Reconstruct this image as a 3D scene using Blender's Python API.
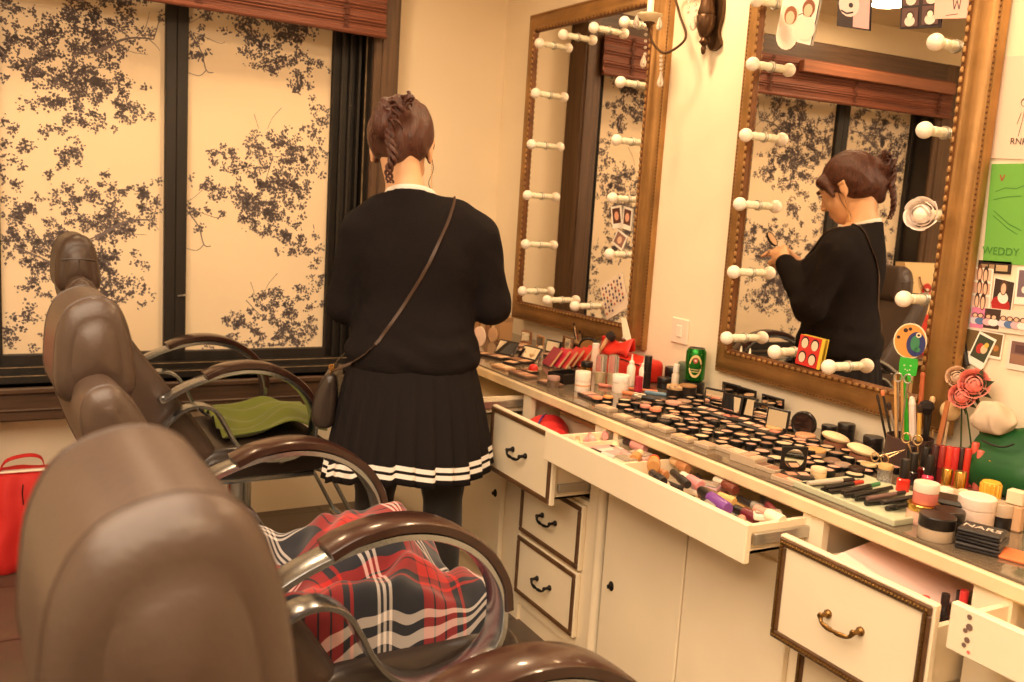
import bpy, math, random
import numpy as np
from mathutils import Vector, Matrix
random.seed(7); np.random.seed(7)
PI = math.pi
for o in list(bpy.data.objects): bpy.data.objects.remove(o)
scene = bpy.context.scene
COL = scene.collection

# ------------------------------------------------------------------ camera
CAM = np.array([-1.93888, -3.63346, 1.32])
CR = np.array([0.87757544, -0.47536104, 0.06239573])
CU = np.array([0.01407273, 0.15562721, 0.98771561])
CF = np.array([0.47923199, 0.86591689, -0.14326425])
FPX = 912.49
cd = bpy.data.cameras.new('camera'); cam = bpy.data.objects.new('camera', cd); COL.objects.link(cam)
cd.sensor_fit = 'HORIZONTAL'; cd.sensor_width = 36.0; cd.lens = 36.0 * FPX / 1024
cd.clip_start = 0.05; cd.clip_end = 60
cam.matrix_world = Matrix(((CR[0], CU[0], -CF[0], CAM[0]), (CR[1], CU[1], -CF[1], CAM[1]),
                           (CR[2], CU[2], -CF[2], CAM[2]), (0, 0, 0, 1)))
cd.dof.use_dof = True; cd.dof.focus_distance = 2.15; cd.dof.aperture_fstop = 6.3
scene.camera = cam

# ------------------------------------------------------------------ world, lamps, exposure
scene.view_settings.view_transform = 'Standard'; scene.view_settings.look = 'None'
scene.view_settings.gamma = 1.0; scene.view_settings.use_curve_mapping = False
scene.view_settings.exposure = 0.0
w = bpy.data.worlds.new('world'); scene.world = w; w.use_nodes = True
w.node_tree.nodes['Background'].inputs[0].default_value = (1, .8, .55, 1)
w.node_tree.nodes['Background'].inputs[1].default_value = 0.15
CEIL = 2.42
DOWNLIGHTS = [(-.42, -1.32, 15), (-.45, -2.55, 15), (-.95, -.55, 7), (-1.756, -.414, 8), (-1.7, -2.0, 15), (-2.6, -3.0, 15),
              (-1.25, -3.9, 15), (-3.0, -1.4, 10), (-2.6, -4.6, 10)]
LIGHT_COL = (1.0, .68, .385); FILL_COL = (1.0, .79, .57)
for i, (lx, ly, pw) in enumerate(DOWNLIGHTS):
    ld = bpy.data.lights.new('downlight_glow', 'AREA'); ld.shape = 'DISK'; ld.size = .16
    ld.energy = pw * .76; ld.color = LIGHT_COL
    lo = bpy.data.objects.new('downlight_glow', ld); COL.objects.link(lo); lo.location = (lx, ly, CEIL - .03)
ld = bpy.data.lights.new('fill_glow', 'AREA'); ld.shape = 'RECTANGLE'; ld.size = 2.2; ld.size_y = 2.6  # added fill light that lifts the whole room, not a known fitting
ld.energy = 104; ld.color = FILL_COL
lo = bpy.data.objects.new('fill_glow', ld); COL.objects.link(lo); lo.location = (-2.5, -3.2, CEIL - .05)

# ------------------------------------------------------------------ helpers
def ray(px, py): return CF + CR * (px - 512) / FPX - CU * (py - 341) / FPX
def at(px, py, ax, val):
    d = ray(px, py); t = (val - CAM[ax]) / d[ax]; return CAM + t * d
def srgb(*c):
    if len(c) == 1: c = c[0]
    return tuple(((x / 255) / 12.92 if x / 255 <= .04045 else ((x / 255 + .055) / 1.055) ** 2.4) for x in c)

MATS = {}
def mat(name, col, rough=.5, metal=0.0, bump=0.0, bscale=60, spec=.5, var=0.0, vscale=6, stretch=None, coat=0, trans=0, sheen=0, emit=0):
    if name in MATS: return MATS[name]
    m = bpy.data.materials.new(name); m.use_nodes = True; MATS[name] = m
    nt = m.node_tree; b = nt.nodes['Principled BSDF']
    b.inputs['Base Color'].default_value = (*col, 1); b.inputs['Roughness'].default_value = rough
    b.inputs['Metallic'].default_value = metal; b.inputs['Specular IOR Level'].default_value = spec
    b.inputs['Coat Weight'].default_value = coat; b.inputs['Transmission Weight'].default_value = trans
    b.inputs['Sheen Weight'].default_value = sheen
    if emit:
        b.inputs['Emission Color'].default_value = (*col, 1); b.inputs['Emission Strength'].default_value = emit
    tc = None
    if bump or var:
        tc = nt.nodes.new('ShaderNodeTexCoord'); mp = nt.nodes.new('ShaderNodeMapping')
        nt.links.new(tc.outputs['Object'], mp.inputs['Vector'])
        if stretch: mp.inputs['Scale'].default_value = stretch
    if bump:
        n = nt.nodes.new('ShaderNodeTexNoise'); n.inputs['Scale'].default_value = bscale; n.inputs['Detail'].default_value = 4
        bp = nt.nodes.new('ShaderNodeBump'); bp.inputs['Strength'].default_value = bump; bp.inputs['Distance'].default_value = .004
        nt.links.new(mp.outputs[0], n.inputs['Vector']); nt.links.new(n.outputs['Fac'], bp.inputs['Height'])
        nt.links.new(bp.outputs['Normal'], b.inputs['Normal'])
    if var:
        n = nt.nodes.new('ShaderNodeTexNoise'); n.inputs['Scale'].default_value = vscale; n.inputs['Detail'].default_value = 5
        r = nt.nodes.new('ShaderNodeValToRGB')
        r.color_ramp.elements[0].position = .3; r.color_ramp.elements[1].position = .7
        r.color_ramp.elements[0].color = (*[max(0, c * (1 - var)) for c in col], 1)
        r.color_ramp.elements[1].color = (*[min(1, c * (1 + var * .5)) for c in col], 1)
        nt.links.new(mp.outputs[0], n.inputs['Vector']); nt.links.new(n.outputs['Fac'], r.inputs[0])
        nt.links.new(r.outputs[0], b.inputs['Base Color'])
    return m
def C(*rgb, rough=.45, **k):          # plain coloured plastic / paper by its colour
    return mat('plastic_%02x%02x%02x_%d' % (*rgb, int(rough * 100)), srgb(rgb), rough, **k)

class MB:
    def __init__(s): s.v = []; s.f = []; s.m = []; s.M = Matrix.Identity(4); s.uv = None
    def add(s, vs, fs, mi=0):
        b = len(s.v)
        s.v += [tuple(s.M @ Vector(q)) for q in vs]
        s.f += [tuple(i + b for i in f) for f in fs]; s.m += [mi] * len(fs); return s
    def box(s, x0, x1, y0, y1, z0, z1, mi=0):
        vs = [(x, y, z) for x in (x0, x1) for y in (y0, y1) for z in (z0, z1)]
        return s.add(vs, [(0, 1, 3, 2), (4, 6, 7, 5), (0, 4, 5, 1), (2, 3, 7, 6), (0, 2, 6, 4), (1, 5, 7, 3)], mi)
    def bbox(s, x0, x1, y0, y1, z0, z1, b=.003, mi=0):     # box with chamfered edges
        x0, x1 = min(x0, x1), max(x0, x1); y0, y1 = min(y0, y1), max(y0, y1); z0, z1 = min(z0, z1), max(z0, z1)
        b = min(b, (x1 - x0) / 2.01, (y1 - y0) / 2.01, (z1 - z0) / 2.01)
        n = len(s.v); vs = []; idx = {}
        X = (x0, x1); Y = (y0, y1); Z = (z0, z1)
        for i in (0, 1):
            for j in (0, 1):
                for k in (0, 1):
                    sx, sy, sz = (1 - 2 * i) * b, (1 - 2 * j) * b, (1 - 2 * k) * b
                    for a, q in enumerate(((X[i], Y[j] + sy, Z[k] + sz), (X[i] + sx, Y[j], Z[k] + sz), (X[i] + sx, Y[j] + sy, Z[k]))):
                        idx[i, j, k, a] = len(vs); vs.append(q)
        fs = []
        for i in (0, 1):
            q = [idx[i, 0, 0, 0], idx[i, 1, 0, 0], idx[i, 1, 1, 0], idx[i, 0, 1, 0]]; fs.append(q if i else q[::-1])
            q = [idx[0, i, 0, 1], idx[1, i, 0, 1], idx[1, i, 1, 1], idx[0, i, 1, 1]]; fs.append(q[::-1] if i else q)
            q = [idx[0, 0, i, 2], idx[1, 0, i, 2], idx[1, 1, i, 2], idx[0, 1, i, 2]]; fs.append(q if i else q[::-1])
        for i in (0, 1):
            for j in (0, 1):
                q = [idx[i, j, 0, 0], idx[i, j, 1, 0], idx[i, j, 1, 1], idx[i, j, 0, 1]]; fs.append(q if (i + j) % 2 == 0 else q[::-1])
                q = [idx[i, 0, j, 0], idx[i, 1, j, 0], idx[i, 1, j, 2], idx[i, 0, j, 2]]; fs.append(q if (i + j) % 2 else q[::-1])
                q = [idx[0, i, j, 1], idx[1, i, j, 1], idx[1, i, j, 2], idx[0, i, j, 2]]; fs.append(q if (i + j) % 2 == 0 else q[::-1])
                for k in (0, 1):
                    q = [idx[i, j, k, 0], idx[i, j, k, 1], idx[i, j, k, 2]]; fs.append(q if (i + j + k) % 2 == 1 else q[::-1])
        return s.add(vs, fs, mi)
    def lathe(s, prof, n=20, c=(0, 0, 0), mi=0, axis='z'):   # prof: (r, h)
        vs = []; fs = []
        for r, h in prof:
            for i in range(n):
                a = 2 * PI * i / n; p = (r * math.cos(a), r * math.sin(a), h)
                if axis == 'x': p = (p[2], p[0], p[1])
                elif axis == 'y': p = (p[1], p[2], p[0])
                vs.append((p[0] + c[0], p[1] + c[1], p[2] + c[2]))
        for j in range(len(prof) - 1):
            for i in range(n):
                k = (i + 1) % n; fs.append((j * n + i, j * n + k, (j + 1) * n + k, (j + 1) * n + i))
        if prof[0][0] > 1e-6: fs.append(tuple(range(n))[::-1])
        if prof[-1][0] > 1e-6: fs.append(tuple((len(prof) - 1) * n + i for i in range(n)))
        return s.add(vs, fs, mi)
    def cyl(s, r, z0, z1, c=(0, 0), n=18, b=.0, mi=0):
        p = [(r, z0), (r, z1)] if not b else [(r - b, z0), (r, z0 + b), (r, z1 - b), (r - b, z1)]
        return s.lathe(p, n, (c[0], c[1], 0), mi)
    def ball(s, c, r, n=14, m=9, mi=0, sc=(1, 1, 1)):
        vs = []; fs = []
        for j in range(1, m):
            t = PI * j / m
            for i in range(n):
                a = 2 * PI * i / n
                vs.append((c[0] + r * sc[0] * math.sin(t) * math.cos(a), c[1] + r * sc[1] * math.sin(t) * math.sin(a), c[2] + r * sc[2] * math.cos(t)))
        for j in range(m - 2):
            for i in range(n):
                k = (i + 1) % n; fs.append((j * n + i, (j + 1) * n + i, (j + 1) * n + k, j * n + k))
        T = len(vs); vs.append((c[0], c[1], c[2] + r * sc[2])); vs.append((c[0], c[1], c[2] - r * sc[2]))
        for i in range(n):
            k = (i + 1) % n; fs.append((T, i, k)); fs.append((T + 1, (m - 2) * n + k, (m - 2) * n + i))
        return s.add(vs, fs, mi)
    def tube(s, pts, rad, n=8, mi=0, closed=False, flat=None, up=None):
        """tube along pts; rad float or list; flat=(w,h) gives a rounded band whose wide side is along 'up' """
        P = [Vector(p) for p in pts]; N = len(P)
        R = rad if isinstance(rad, (list, tuple)) else [rad] * N
        T = []
        for i in range(N):
            a = P[(i - 1) % N] if (closed or i > 0) else P[i]; b = P[(i + 1) % N] if (closed or i < N - 1) else P[i]
            T.append((b - a).normalized())
        u = Vector(up) if up else (Vector((0, 0, 1)) if abs(T[0].z) < .9 else Vector((1, 0, 0)))
        vs = []; fs = []
        for i in range(N):
            u = (u - T[i] * u.dot(T[i]))
            if u.length < 1e-6: u = T[i].orthogonal()
            u.normalize(); v = T[i].cross(u)
            for k in range(n):
                a = 2 * PI * (k + .5) / n
                if flat:
                    ca, sa = math.cos(a), math.sin(a)
                    ca = math.copysign(abs(ca) ** .4, ca); sa = math.copysign(abs(sa) ** .4, sa)
                    q = P[i] + u * ca * flat[0] / 2 * R[i] + v * sa * flat[1] / 2 * R[i]
                else: q = P[i] + (u * math.cos(a) + v * math.sin(a)) * R[i]
                vs.append(tuple(q))
            if up: u = Vector(up)
        for i in range(N if closed else N - 1):
            j = (i + 1) % N
            for k in range(n):
                l = (k + 1) % n; fs.append((i * n + k, i * n + l, j * n + l, j * n + k))
        if not closed: fs += [tuple(range(n))[::-1], tuple((N - 1) * n + k for k in range(n))]
        return s.add(vs, fs, mi)
    def prism(s, poly, z0, z1, mi=0, plane='xy'):
        n = len(poly)
        def P(a, b, h): return {'xy': (a, b, h), 'xz': (a, h, b), 'yz': (h, a, b)}[plane]
        vs = [P(a, b, z0) for a, b in poly] + [P(a, b, z1) for a, b in poly]
        fs = [tuple(range(n))[::-1], tuple(range(n, 2 * n))] + [(i, (i + 1) % n, n + (i + 1) % n, n + i) for i in range(n)]
        return s.add(vs, fs, mi)
    def build(s, name, mats, parent=None, smooth=35, loc=None):
        me = bpy.data.meshes.new(name); me.from_pydata(s.v, [], s.f)
        if not isinstance(mats, (list, tuple)): mats = [mats]
        for m in mats: me.materials.append(m)
        if len(mats) > 1: me.polygons.foreach_set('material_index', s.m)
        if s.uv:
            ul = me.uv_layers.new(name='UVMap')
            for lp in me.loops: ul.data[lp.index].uv = s.uv[lp.vertex_index]
        import bmesh
        bm = bmesh.new(); bm.from_mesh(me); bmesh.ops.recalc_face_normals(bm, faces=bm.faces); bm.to_mesh(me); bm.free()
        if smooth:
            me.polygons.foreach_set('use_smooth', [True] * len(me.polygons)); me.set_sharp_from_angle(angle=math.radians(smooth))
        me.update()
        o = bpy.data.objects.new(name, me); COL.objects.link(o)
        if parent: o.parent = parent
        if loc is not None: o.location = loc
        return o

def tag(o, label=None, cat=None, group=None, kind=None):
    if label: o['label'] = label
    if cat: o['category'] = cat
    if group: o['group'] = group
    if kind: o['kind'] = kind
    return o
def thing(name, label, cat, loc=(0, 0, 0), rz=0, group=None):
    o = bpy.data.objects.new(name, None); COL.objects.link(o); o.empty_display_size = .05
    o.location = loc; o.rotation_euler = (0, 0, rz); return tag(o, label, cat, group)
def struct(o): o['kind'] = 'structure'; return o
def copy_tree(o, parent=None):
    c = o.copy(); COL.objects.link(c); c.parent = parent
    for ch in list(o.children): copy_tree(ch, c)
    return c
def catmull(pts, n=8, closed=False):
    P = [Vector(p) for p in pts]; N = len(P); out = []
    for i in range(N if closed else N - 1):
        g = lambda k: P[k % N] if closed else P[max(0, min(N - 1, k))]
        a, b, c, d = g(i - 1), g(i), g(i + 1), g(i + 2)
        for k in range(n):
            t = k / n
            out.append(.5 * ((2 * b) + (c - a) * t + (2 * a - 5 * b + 4 * c - d) * t * t + (3 * b - a - 3 * c + d) * t ** 3))
    if not closed: out.append(P[-1])
    return [tuple(q) for q in out]
def text_mesh(txt, size, depth=.0006):
    cu = bpy.data.curves.new('lettering', 'FONT'); cu.body = txt; cu.size = size; cu.extrude = depth; cu.align_x = 'CENTER'; cu.align_y = 'CENTER'
    o = bpy.data.objects.new('lettering', cu); COL.objects.link(o)
    dg = bpy.context.evaluated_depsgraph_get(); me = o.evaluated_get(dg).to_mesh()
    vs = [tuple(v.co) for v in me.vertices]; fs = [tuple(p.vertices) for p in me.polygons]
    bpy.data.objects.remove(o); return vs, fs

# signed-distance modelling for soft and organic bodies
def sdf_mesh(prims, res=.006, k=.03, cut=None):
    """prims: ('cap',a,b,ra,rb[,k]) | ('ell',c,radii,rot3x3|None[,k]) | ('sub', ...) ; returns verts, quads"""
    lo = np.array([1e9] * 3); hi = -lo
    for p in prims:
        q = p[1:] if p[0] == 'sub' else p
        if q[0] == 'cap': r = max(q[3], q[4]); a = np.minimum(q[1], q[2]) - r; b = np.maximum(q[1], q[2]) + r
        else: r = max(q[2]); a = np.array(q[1]) - r; b = np.array(q[1]) + r
        if p[0] != 'sub': lo = np.minimum(lo, a); hi = np.maximum(hi, b)
    lo = lo - 3 * res; hi = hi + 3 * res
    n = np.ceil((hi - lo) / res).astype(int) + 1
    F = np.full(n, .2, np.float32)
    for p in prims:
        sub = p[0] == 'sub'; q = p[1:] if sub else p
        kk = q[5] if len(q) > 5 else k
        if q[0] == 'ell' and len(q) > 4: kk = q[4]
        if q[0] == 'cap': r = max(q[3], q[4]); a = np.minimum(q[1], q[2]) - r; b = np.maximum(q[1], q[2]) + r
        else: r = max(q[2]); a = np.array(q[1]) - r; b = np.array(q[1]) + r
        mg = kk + .02
        i0 = np.maximum(((a - mg - lo) / res).astype(int), 0); i1 = np.minimum(((b + mg - lo) / res).astype(int) + 2, n)
        if (i1 <= i0).any(): continue
        ax = [lo[d] + np.arange(i0[d], i1[d]) * res for d in range(3)]
        X, Y, Z = np.meshgrid(*ax, indexing='ij')
        if q[0] == 'cap':
            A = np.array(q[1]); B = np.array(q[2]); d = B - A; L = d @ d + 1e-12
            t = np.clip(((X - A[0]) * d[0] + (Y - A[1]) * d[1] + (Z - A[2]) * d[2]) / L, 0, 1)
            D = np.sqrt((X - A[0] - t * d[0]) ** 2 + (Y - A[1] - t * d[1]) ** 2 + (Z - A[2] - t * d[2]) ** 2) - (q[3] + (q[4] - q[3]) * t)
        else:
            c = q[1]; R = q[3]; U = [X - c[0], Y - c[1], Z - c[2]]
            if R is not None: U = [R[i][0] * U[0] + R[i][1] * U[1] + R[i][2] * U[2] for i in range(3)]
            rr = q[2]
            k0 = np.sqrt((U[0] / rr[0]) ** 2 + (U[1] / rr[1]) ** 2 + (U[2] / rr[2]) ** 2)
            k1 = np.sqrt((U[0] / rr[0] ** 2) ** 2 + (U[1] / rr[1] ** 2) ** 2 + (U[2] / rr[2] ** 2) ** 2) + 1e-9
            D = k0 * (k0 - 1) / k1
        sl = tuple(slice(i0[d], i1[d]) for d in range(3)); G = F[sl]
        if sub:
            D = -D; h = np.clip(.5 - .5 * (D - G) / kk, 0, 1) if False else None
            F[sl] = np.maximum(G, D)
        else:
            h = np.clip(.5 + .5 * (G - D) / kk, 0, 1); F[sl] = G * (1 - h) + D * h - kk * h * (1 - h)
    if cut is not None:
        ax = [lo[d] + np.arange(n[d]) * res for d in range(3)]; X, Y, Z = np.meshgrid(*ax, indexing='ij', sparse=True)
        F = cut(F, X, Y, Z)
    S = F < 0; c = np.array(F.shape) - 1
    acc = np.zeros((*c, 3)); cnt = np.zeros(c)
    for axis in range(3):
        o1, o2 = [a for a in range(3) if a != axis]
        for u in (0, 1):
            for v in (0, 1):
                s0 = [None] * 3; s1 = [None] * 3
                s0[axis] = slice(0, c[axis]); s1[axis] = slice(1, c[axis] + 1)
                s0[o1] = s1[o1] = slice(u, c[o1] + u); s0[o2] = s1[o2] = slice(v, c[o2] + v)
                a = F[tuple(s0)]; b = F[tuple(s1)]; x = (a < 0) != (b < 0)
                t = np.where(x, a / np.where(x, a - b, 1), 0)
                acc[..., axis] += np.where(x, t, 0); acc[..., o1] += x * u; acc[..., o2] += x * v; cnt += x
    act = cnt > 0; idx = np.full(c, -1); ii = np.argwhere(act); idx[act] = np.arange(len(ii))
    V = lo + (ii + acc[act] / cnt[act][:, None]) * res
    Q = []
    for axis in range(3):
        o1, o2 = (axis + 1) % 3, (axis + 2) % 3
        s0 = [slice(1, c[d]) for d in range(3)]; s1 = list(s0)
        s0[axis] = slice(0, c[axis]); s1[axis] = slice(1, c[axis] + 1)
        a = S[tuple(s0)]; b = S[tuple(s1)]; w_ = np.argwhere(a != b); 
        if not len(w_): continue
        fl = a[tuple(w_.T)]
        base = w_ + 1; base[:, axis] -= 1
        def g(d1, d2):
            q = base.copy(); q[:, o1] -= d1; q[:, o2] -= d2; return idx[tuple(q.T)]
        q = np.stack([g(0, 0), g(1, 0), g(1, 1), g(0, 1)], 1); q[~fl] = q[~fl][:, ::-1]; Q.append(q)
    Q = np.concatenate(Q); Q = Q[(Q >= 0).all(1)]
    # relax a little
    for _ in range(2):
        sm = np.zeros_like(V); ct = np.zeros(len(V))
        for e in range(4):
            np.add.at(sm, Q[:, e], V[Q[:, (e + 1) % 4]]); np.add.at(ct, Q[:, e], 1)
            np.add.at(sm, Q[:, (e + 1) % 4], V[Q[:, e]]); np.add.at(ct, Q[:, (e + 1) % 4], 1)
        V = V * .5 + .5 * sm / np.maximum(ct, 1)[:, None]
    return V, Q
def np_object(name, V, Q, mats, parent=None, matfn=None, noise=None):
    me = bpy.data.meshes.new(name)
    if noise is not None: V = V + noise(V)
    me.from_pydata(V.tolist(), [], Q.tolist())
    for m in (mats if isinstance(mats, (list, tuple)) else [mats]): me.materials.append(m)
    if matfn is not None:
        Cc = V[Q].mean(1); me.polygons.foreach_set('material_index', matfn(Cc).astype(np.int32))
    me.polygons.foreach_set('use_smooth', [True] * len(me.polygons)); me.update()
    o = bpy.data.objects.new(name, me); COL.objects.link(o)
    if parent: o.parent = parent
    return o
def rotm(ax, a):
    return np.array(Matrix.Rotation(a, 3, ax))

#==MATERIALS
M_WALL = mat('wall_plaster', srgb(246, 229, 200), .75, bump=.08, bscale=30, var=.05, vscale=1.5)
M_CEIL = mat('ceiling_paint', srgb(240, 222, 186), .8, var=.03)
M_CAB = mat('cream_painted_wood', srgb(246, 229, 198), .38, var=.06, vscale=3)
M_CABIN = mat('cabinet_interior', srgb(225, 200, 160), .6)
M_BLACK = mat('black_window_frame', srgb(38, 32, 28), .45, var=.35, vscale=20, stretch=(1, 1, .1))
M_WOODDK = mat('dark_brown_wood', srgb(92, 66, 44), .45, var=.4, vscale=14, stretch=(6, 6, .25), bump=.2, bscale=30)
M_WOODH = mat('dark_brown_wood_rail', srgb(84, 60, 42), .45, var=.4, vscale=14, stretch=(.25, 6, 6))
M_TRIM = mat('walnut_moulding', srgb(96, 66, 40), .4, var=.3, vscale=30)
M_FLEA = mat('brown_leather', srgb(72, 56, 47), .38, bump=.14, bscale=200, var=.16, vscale=5)
M_LEA2 = mat('black_leather', srgb(48, 38, 34), .36, bump=.12, bscale=220, coat=.2)
M_CHROME = mat('brushed_chrome', srgb(182, 188, 194), .24, 1.0, bump=.05, bscale=100)
M_STEEL = mat('steel_slide', srgb(190, 186, 178), .35, .9)
M_ARMW = mat('lacquered_dark_wood', srgb(54, 28, 20), .28, coat=.35, var=.3, vscale=12, stretch=(.5, 5, 5))
M_BLKM = mat('black_metal', srgb(34, 30, 28), .4, .6)
M_ABRASS = mat('antique_brass', srgb(128, 96, 52), .35, .9)
M_BEIGEP = mat('printed_panel_cream', srgb(248, 226, 192), .6)
M_PRINT = mat('printed_ink_brown', srgb(124, 112, 112), .75)
M_GOLD = mat('gilded_frame', srgb(166, 124, 72), .42, .5, bump=.25, bscale=60, var=.35, vscale=9)
M_GOLDD = mat('gilded_frame_dark', srgb(112, 70, 34), .45, .45, bump=.25, bscale=60, var=.3, vscale=20)
M_MIRROR = mat('mirror_silver', (.86, .83, .78), .0, 1.0)
M_PORC = mat('porcelain', srgb(240, 232, 205), .3)
M_BULB = mat('frosted_bulb', srgb(255, 243, 226), .35, spec=.6)

def wood_floor():
    m = bpy.data.materials.new('floor_tiles'); m.use_nodes = True; nt = m.node_tree; b = nt.nodes['Principled BSDF']
    tc = nt.nodes.new('ShaderNodeTexCoord'); br = nt.nodes.new('ShaderNodeTexBrick'); br.offset = 0
    br.inputs['Color1'].default_value = (*srgb(104, 88, 74), 1); br.inputs['Color2'].default_value = (*srgb(92, 78, 66), 1)
    br.inputs['Mortar'].default_value = (*srgb(52, 38, 30), 1); br.inputs['Scale'].default_value = 1
    br.inputs['Mortar Size'].default_value = .004; br.inputs['Brick Width'].default_value = .4; br.inputs['Row Height'].default_value = .4
    no = nt.nodes.new('ShaderNodeTexNoise'); no.inputs['Scale'].default_value = 9; no.inputs['Detail'].default_value = 6
    mx = nt.nodes.new('ShaderNodeMixRGB'); mx.blend_type = 'MULTIPLY'; mx.inputs[0].default_value = .35
    nt.links.new(tc.outputs['Object'], br.inputs['Vector']); nt.links.new(tc.outputs['Object'], no.inputs['Vector'])
    nt.links.new(br.outputs['Color'], mx.inputs[1]); nt.links.new(no.outputs['Color'], mx.inputs[2]); nt.links.new(mx.outputs[0], b.inputs['Base Color'])
    b.inputs['Roughness'].default_value = .35; return m
M_FLOOR = wood_floor()

#==ROOM
RX0, RY0 = -4.3, -5.6
YW = .10                      # wall plane behind the window casing
struct(MB().box(RX0 - .1, .12, RY0 - .1, .6, -.1, 0).build('floor', M_FLOOR))
struct(MB().box(RX0 - .1, .12, RY0 - .1, .6, CEIL, CEIL + .1).build('ceiling', M_CEIL))
struct(MB().box(0, .1, RY0, .6, 0, CEIL).build('wall_right', M_WALL))
struct(MB().box(RX0 - .1, RX0, RY0, .6, 0, CEIL).build('wall_left', M_WALL))
struct(MB().box(RX0, 0, RY0 - .1, RY0, 0, CEIL).build('wall_behind', M_WALL))
SK = math.atan(.0372)         # the window wall stands slightly askew
MW = Matrix.Rotation(SK, 4, 'Z')
XR, XJ, XG, M1R, M1L, M2R, M2L, M3, XE, XEC = -.553, -.660, -.782, -1.346, -1.427, -1.971, -2.054, -2.52, -2.545, -2.70
ZS, ZB1, ZG, ZBL, ZBE, ZT = .479, .60, .690, 1.9575, 2.150, 2.247
def wmb(): b = MB(); b.M = MW.copy(); return b
struct(wmb().box(RX0, XE, YW, YW + .2, 0, CEIL).box(XJ, .1, YW, YW + .2, 0, CEIL).box(XE, XJ, YW, YW + .2, 0, ZS + .02)
       .box(XE, XJ, YW, YW + .2, ZT - .02, CEIL).build('wall_front', M_WALL))
struct(wmb().box(RX0, .1, YW + .3, YW + .35, 0, CEIL).build('wall_outside', C(60, 50, 40, rough=.9)))
# casing (dark brown wood)
struct(wmb().bbox(XJ, XR, -.02, YW, ZS, ZT, .006).bbox(XJ + .03, XR - .012, -.028, -.015, ZS, ZT, .004).build('trim_1', M_WOODDK))
struct(wmb().bbox(XEC, XE, -.02, YW, ZS, ZT, .006).bbox(XEC + .012, XE - .03, -.028, -.015, ZS, ZT, .004).build('trim_2', M_WOODDK))
struct(wmb().bbox(XEC, XR, -.025, YW, ZBE, ZT, .006).build('trim_3', M_WOODH))
struct(wmb().bbox(XEC, XR, -.035, YW, ZS, ZB1, .006).bbox(XEC, XR, -.05, YW, ZB1 - .022, ZB1, .005).bbox(XEC, XR, -.042, -.03, ZS + .035, ZS + .045, .004).build('trim_4', M_WOODH))
# black sliding-window frame
fr = wmb()
fr.bbox(XG, XJ, .115, YW + .06, ZB1, ZBE, .004)
for a, b_, d in ((XG + .030, XG + .042, .10), (XG + .062, XG + .074, .09), (XG + .094, XG + .106, .075)): fr.bbox(a, b_, d, .12, ZB1, ZBE, .003)
fr.box(XJ - .004, XJ, -.0, .2, ZB1, ZBE).box(XE, XE + .004, .0, .2, ZB1, ZBE)
fr.bbox(XE, M3 - .02, .115, YW + .06, ZB1, ZBE, .004)
fr.bbox(XE, XJ, .02, YW + .06, ZB1, ZB1 + .030, .004).bbox(XE, XJ, .07, YW + .06, ZB1 + .025, ZB1 + .052, .004).bbox(XE, XJ, .04, YW + .06, ZBE - .05, ZBE, .004)
struct(fr.build('trim_5', M_BLACK))
struct(wmb().box(XE, XJ, .018, .021, ZB1 + .028, ZB1 + .031).box(XE, XJ, .068, .071, ZB1 + .050, ZB1 + .053)
       .box(XJ - .008, XJ - .0035, .050, .054, ZB1 + .06, ZBE - .18).build('trim_6', mat('pale_edge', srgb(150, 128, 98), .6, var=.5, vscale=40)))  # pale lines along the frame rails and jamb

PY = .14
def leaf(mb, x, z, L, a, mi=1, wd=.42, y=None):
    y = PY - .0012 if y is None else y
    ca, sa = math.cos(a), math.sin(a)
    q = [(0, 0), (L * .35, L * wd * .5), (L, 0), (L * .35, -L * wd * .5)]
    mb.add([(x + u * ca - v * sa, y, z + u * sa + v * ca) for u, v in q], [(0, 1, 2, 3)], mi)
def twig(mb, pts, w0, w1, mi=1, y=None):
    y = PY - .0014 if y is None else y
    P = catmull([(a, 0, b) for a, b in pts], 5); n = len(P)
    for i in range(n - 1):
        a, b = Vector(P[i]), Vector(P[i + 1]); d = (b - a)
        if d.length < 1e-6: continue
        nrm = Vector((-d.z, 0, d.x)).normalized(); wa = (w0 + (w1 - w0) * i / n) / 2; wb = (w0 + (w1 - w0) * (i + 1) / n) / 2
        mb.add([(a.x + nrm.x * wa, y, a.z + nrm.z * wa), (b.x + nrm.x * wb, y, b.z + nrm.z * wb), (b.x - nrm.x * wb, y, b.z - nrm.z * wb), (a.x - nrm.x * wa, y, a.z - nrm.z * wa)], [(0, 1, 2, 3)], mi)
def blob(mb, cx, cz, rx, rz, n, lo, hi, clip, seed, dens=1.0):
    rg = random.Random(seed)
    subs = [(cx + rg.gauss(0, .42) * rx, cz + rg.gauss(0, .42) * rz, rg.uniform(.16, .42)) for _ in range(11)]
    for _ in range(int(n * dens)):
        sx, sz, sr = rg.choice(subs); a = rg.uniform(0, 2 * PI); r = abs(rg.gauss(0, .62)) * sr
        x = sx + math.cos(a) * r * rx * 1.3; z = sz + math.sin(a) * r * rz * 1.3
        if clip[0] + .012 < x < clip[1] - .012 and clip[2] + .012 < z < clip[3] - .012: leaf(mb, x, z, rg.uniform(.007, .017), rg.uniform(0, 2 * PI), wd=rg.uniform(.35, .75))
REP = .662                    # the print repeats up the panel
KW = .0372
def on_pane(cx, cy):          # a spot of the print -> (x, z) on the panel
    px, py = cx / 2.555, cy / 2.555; d = ray(px, py)
    t = (PY + KW * CAM[0] - CAM[1]) / (d[1] - KW * d[0]); P = CAM + t * d; return P[0], P[2]
def sc(x): return x * .00204
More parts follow.
